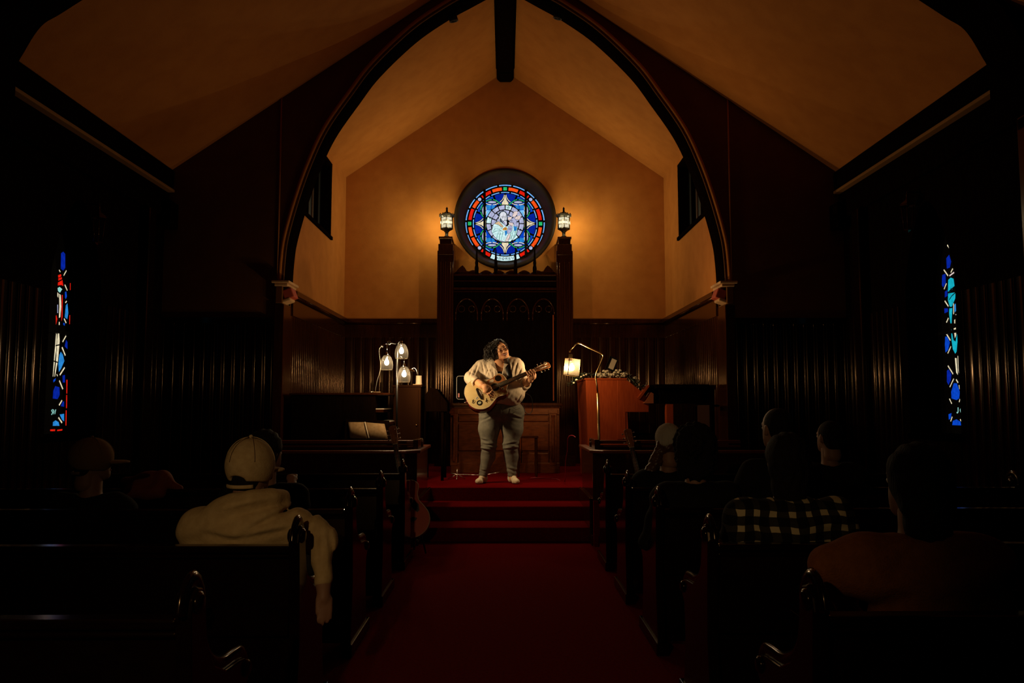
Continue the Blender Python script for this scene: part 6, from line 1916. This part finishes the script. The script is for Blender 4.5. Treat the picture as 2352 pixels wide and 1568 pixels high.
def sitter(label, hp, D, cloth, hair='short', turn=0.0, sw=.21, arms=None, hs=1.0, h=.013, hoodie=False, drop=.25, garment='shirt'):
    C = at(hp[0], hp[1], D)
    R = Matrix.Rotation(turn, 3, 'Z')
    o = thing('person', label, 'person', (C.x, D, 0.46))
    def P(x, y, z): return C + R @ Vector((x, y, z)) * hs
    x0, z0 = C.x, C.z
    sh = z0 - drop
    hipz = .58
    body_lo = (x0 - .55, D - .30, .0); body_hi = (x0 + .55, D + .75, z0 + .18)
    AR = arms or {}
    shp = {}
    for s_ in (-1, 1):
        S_ = Vector((x0 + s_ * sw * .86, D - .02, sh - .02))
        E_, H_ = AR.get(s_, (Vector((x0 + s_ * (sw + .06), D + .04, sh - .30)), Vector((x0 + s_ * .10, D + .30, .68))))
        shp[s_] = (S_, Vector(E_), Vector(H_))
    q = Solid(body_lo, body_hi, h)
    q.cone((x0, D, hipz), (x0, D - .01, sh - .08), .13, .13, 0, .8)
    q.cone((x0, D - .01, sh - .05), (C.x, C.y + .0, C.z - .06), .062, .058, .04)
    for s_ in (-1, 1):
        S_, E_, H_ = shp[s_]
        q.cone(S_, E_, .050, .042, .03).cone(E_, H_, .040, .028, .02).cone(H_, H_ + (H_ - E_).normalized() * .07, .034, .026, .02)
        for fx in range(4):
            d = (H_ - E_).normalized(); sd2 = d.cross(Vector((0, 0, 1)))
            if sd2.length < .1: sd2 = Vector((1, 0, 0))
            sd2.normalize()
            b0 = H_ + d * .07 + sd2 * (.026 - .0175 * fx)
            q.chain([b0, b0 + d * .04 + Vector((0, 0, -.008)), b0 + d * (.065, .075, .072, .055)[fx] + Vector((0, 0, -.028))], [.012, .011, .009], .004)
        q.cone((x0 + s_ * .09, D + .02, hipz - .02), (x0 + s_ * .13, D + .45, .53), .085, .06, .03).cone((x0 + s_ * .13, D + .45, .53), (x0 + s_ * .14, D + .47, .09), .055, .04, .02)
        q.cone((x0 + s_ * .14, D + .45, .05), (x0 + s_ * .15, D + .62, .04), .042, .034, .02)
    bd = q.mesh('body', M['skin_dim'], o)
    hd = Solid([C[i] - .17 for i in range(3)], [C[i] + .17 for i in range(3)], .008)
    hd.ell(P(0, -.005, .02), (.074 * hs, .093 * hs, .098 * hs), R, 0)
    hd.ell(P(0, .040, -.05), (.056, .056, .062), R, .03).ell(P(0, .070, -.088), (.028, .024, .022), R, .03)
    hd.cone(P(0, .092, .012), P(0, .108, -.022), .009, .014, .012)
    hd.cone(P(-.036, .078, .026), P(.036, .078, .026), .011, .011, .015)
    for s_ in (-1, 1):
        hd.cut(hd.dell(P(s_ * .030, .094, .006), (.014, .010, .009), R), .008)
        hd.ell(P(s_ * .078, -.008, -.008), (.010, .020, .032), R, .005)
    hd.cone(P(0, -.02, -.05), P(0, -.03, -.13), .058, .062, .03)
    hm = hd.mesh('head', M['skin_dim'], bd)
    m = MB()
    m.tube([P(-.024, .092, -.055), P(0, .100, -.058), P(.024, .092, -.055)], .004, 6); m.build('lips', M['lip'], hm)
    for s_ in (-1, 1):
        m = MB(); m.ball(P(s_ * .030, .080, .004), .012, 0, 10); m.build('eye', M['eye_white'], hm)
    # clothes
    q = Solid(body_lo, body_hi, h)
    q.cone((x0, D, hipz), (x0, D - .02, sh - .10), .19, .155, 0, .8)
    q.cone((x0 - sw * .72, D - .02, sh - .055), (x0 + sw * .72, D - .02, sh - .055), .082, .082, .06)
    q.cone((x0 - .06, D - .02, sh - .015), (x0 + .06, D - .02, sh - .015), .07, .07, .05)
    for s_ in (-1, 1):
        S_, E_, H_ = shp[s_]
        q.cone(S_, E_, .076, .060, .09).cone(E_, E_.lerp(H_, .93), .054, .040, .03)
    if hoodie:
        ring = [Vector((x0 + .125 * math.cos(a), D + .01 + .105 * math.sin(a), sh + .058 - .030 * math.sin(a) + .028 * math.cos(a))) for a in [2 * math.pi * k / 10 for k in range(11)]]
        for a, b_ in zip(ring[:-1], ring[1:]): q.cone(a, b_, .042, .042, .03)
        q.ell((x0 - .01, D - .085, sh - .005), (.185, .085, .115), None, .06)
        q.folds([(at(a[0], a[1], 3.42), at(b_[0], b_[1], 3.42)) for a, b_ in (((492, 1180), (640, 1150)), ((500, 1191), (660, 1158)), ((556, 1226), (655, 1172)), ((515, 1246), (668, 1218)), ((470, 1232), (540, 1240)), ((660, 1165), (700, 1185)), ((700, 1182), (690, 1225)), ((742, 1215), (752, 1300)), ((728, 1225), (734, 1310)))], .017, .013)
    q.ripple((.0045 if hoodie else .006), lambda X, Y, Z: np.sin(X * 14 - Z * 46 + 1.6 * np.sin(X * 9 + Y * 7)) + .3 * np.sin(Z * 70 - X * 30 + 2 * np.sin(X * 13)))
    q.cut(q.dcone((x0, D - .0, sh + .10), (x0, D + .01, sh + .01), .085, .062), .01)
    sm_ = q.mesh(garment, cloth, o)
    q = Solid((x0 - .3, D - .25, .05), (x0 + .3, D + .62, .80), h)
    q.cone((x0 - .06, D, hipz - .03), (x0 + .06, D, hipz - .03), .15, .15, 0)
    for s_ in (-1, 1):
        q.cone((x0 + s_ * .09, D + .02, hipz - .02), (x0 + s_ * .13, D + .45, .54), .105, .078, .03).cone((x0 + s_ * .13, D + .45, .53), (x0 + s_ * .14, D + .47, .12), .072, .055, .02)
    q.mesh('trousers', M['trousers'], o)
    # hair
    hm_ = M['brown_hair'] if hair == 'beanie' else M['matt_hair']
    q = Solid([C[i] - .24 for i in range(3)], [C[i] + .22 for i in range(3)], .009)
    g = 1.0
    if hair in ('short', 'cap', 'browncap'):
        q.ell(P(0, -.018, .025), (.082, .094, .098), R, 0); q.ell(P(0, -.05, -.05), (.062, .045, .055), R, .03)
        q.cut(q.dell(P(0, .10, -.04), (.10, .085, .13), R), .015)
        for s_ in (-1, 1): q.cut(q.dell(P(s_ * .085, .0, -.015), (.02, .028, .04), R), .006)
    elif hair == 'curly':
        q.ell(P(0, -.015, .035), (.122, .125, .118), R, 0); q.ell(P(0, -.03, -.08), (.118, .09, .11), R, .05)
        q.cut(q.dell(P(0, .12, -.03), (.07, .075, .10), R), .02)
        q.ripple(.009, lambda X, Y, Z: np.sin(X * 120 + 2 * np.sin(Z * 60)) * np.sin(Z * 110 + Y * 60) + np.sin(Y * 100 + X * 30))
    elif hair == 'long':
        q.ell(P(0, -.015, .028), (.095, .102, .103), R, 0); q.ell(P(0, -.045, -.08), (.088, .055, .13), R, .05)
        q.cut(q.dell(P(0, .12, -.03), (.07, .08, .11), R), .02)
        q.ripple(.004, lambda X, Y, Z: np.sin(X * 150 + 2 * np.sin(Z * 40)))
    elif hair == 'beanie':
        q.ell(P(0, -.02, .0), (.085, .09, .085), R, 0)
        q.chain([P(-.06, -.02, -.02), P(-.10, -.02, -.12), P(-.14, .0, -.20)], [.035, .04, .045], .03).chain([P(.06, -.02, -.02), P(.08, -.02, -.12), P(.11, .0, -.20)], [.03, .04, .045], .03)
        q.ripple(.008, lambda X, Y, Z: np.sin(X * 110 + 2 * np.sin(Z * 70)) * np.sin(Z * 120 + Y * 50))
        q.cut(q.dell(P(0, .12, -.03), (.06, .08, .09), R), .02)
    hair_o = q.mesh('hair', hm_, o)
    if hair in ('cap', 'browncap'):
        mt = M['cap'] if hair == 'cap' else M['brown_cap']
        q = Solid([C[i] - .17 for i in range(3)], [C[i] + .2 for i in range(3)], .006)
        q.ell(P(0, -.008, .020), (.101, .122, .117), R, 0)
        q.cut(q.dell(P(0, -.008, .018), (.086, .103, .094), R), 0)
        # lower edge, and the arched opening at the back with its strap below
        n_ = R @ Vector((0, .10, 1)); n_.normalize(); c0 = P(0, 0, -.052)
        q.f = np.maximum(q.f, -((q.X - c0.x) * n_.x + (q.Y - c0.y) * n_.y + (q.Z - c0.z) * n_.z))
        q.cut(q.dell(P(0, -.115, -.042), (.042, .05, .024), R), .004)
        q.mesh('cap', mt, o)
        m = MB(); m.tube([P(.088 * math.sin(a), -.008 - .102 * math.cos(a), -.060 - .006 * math.cos(a)) for a in [-.8 + 1.6 * k / 12 for k in range(13)]], .009, 6, sx=.4); m.build('cap_strap', mt, o)
        m = MB()
        for k in range(6):
            a = math.pi / 3 * k + .3
            m.tube([P(.102 * math.cos(a) * math.sin(t), -.008 + .123 * math.sin(a) * math.sin(t), .025 + .113 * math.cos(t)) for t in [.1 + 1.35 * j / 8 for j in range(9)]], .0018, 5)
        m.ball(P(0, -.008, .139), .009)
        m.build('cap_seams', mt, o)
        fr = 1
        q = Solid([C[i] - .26 for i in range(3)], [C[i] + .26 for i in range(3)], .009)
        q.ell(P(0, .125, -.012), (.082, .085, .012), R, 0); q.mesh('cap_brim', mt, o)
    if hair == 'beanie':
        q = Solid([C[i] - .17 for i in range(3)], [C[i] + .2 for i in range(3)], .007)
        q.ell(P(0, -.012, .045), (.094, .108, .105), R, 0)
        c0 = P(0, 0, .0); q.f = np.maximum(q.f, c0.z - q.Z)
        q.cone(P(-.05, -.07, .01), P(.05, -.07, .01), .032, .032, .02)
        q.ripple(.0025, lambda X, Y, Z: np.sin(np.arctan2(Y - c0.y, X - c0.x) * 40))
        q.mesh('beanie', M['white_knit'], o)
    return o

# the man in the beige cap, his arm over the pew end into the aisle
a_r = {1: (at(738, 1232, 3.55), at(742, 1335, 3.50)), -1: (at(455, 1290, 3.62), at(520, 1330, 3.85))}
sitter('person in beige cap and hooded sweatshirt, one arm hanging over the pew end', (577, 1077), 3.60, M['hoodie'], 'cap', turn=-.28, sw=.26, arms=a_r, h=.0105, hoodie=True, drop=.225, hs=1.04, garment='hooded_sweatshirt')
sitter('dark-haired person in the row before the beige cap, one hand raised', (612, 1036), 4.72, M['dark_cloth'], 'long', turn=-.5, arms={1: (at(668, 1175, 4.85), at(670, 1118, 5.0))})
sitter('person in a brown cap in the left pews, face turned to the singer', (213, 1058), 4.75, M['dark_cloth'], 'browncap', turn=-.9)
sitter('person in a pale knitted hat with long curly brown hair on the right', (1534, 1018), 5.86, M['dark_cloth'], 'beanie', turn=.2)
sitter('person with a big round head of black curls beside the pale knitted hat', (1596, 1030), 4.76, M['dark_cloth'], 'curly')
sitter('short-haired person in dark clothes in the row before the plaid shirt', (1784, 985), 4.78, M['dark_cloth'], 'short', turn=.3, hs=1.05, sw=.19)
sitter('person in dark clothes farthest right, beyond the short-haired one', (1904, 1004), 5.86, M['dark_cloth'], 'short', turn=.3)
sitter('long-haired person in a dark and cream plaid shirt in the right pews', (1806, 1058), 3.62, M['plaid'], 'long', sw=.24, drop=.22, h=.011)
sitter('person in a rust knitted jumper nearest the camera on the right', (2105, 1110), 2.52, M['rust'], 'long', turn=.25, sw=.22, drop=.215,
       arms={-1: (at(1905, 1305, 2.50), at(1960, 1420, 2.75))}, h=.0105, garment='jumper')
# brown coat thrown over a pew back
c0, c1 = at(285, 1120, 5.62), at(418, 1112, 5.62)
q = Solid((c0.x - .1, 5.38, .40), (c1.x + .1, 5.80, .98), .011)
top = .815
q.chain([(c0.x + .03, 5.60, top + .01), ((c0.x + c1.x) / 2, 5.60, top + .035), (c1.x - .12, 5.59, top + .03), (c1.x, 5.58, top - .03)], [.04, .055, .055, .022], .03)
q.cone((c0.x + .08, 5.56, top - .05), (c1.x - .12, 5.54, top - .05), .05, .05, .04)
q.cone((c0.x + .1, 5.52, top - .22), (c1.x - .14, 5.50, top - .25), .05, .045, .10)
q.ripple(.006, lambda X, Y, Z: np.sin(X * 40 + 2 * np.sin(Z * 20)))
tag(q.mesh('coat', M['brown_coat']), 'red-brown coat thrown over the back of a pew between the two caps', 'coat')
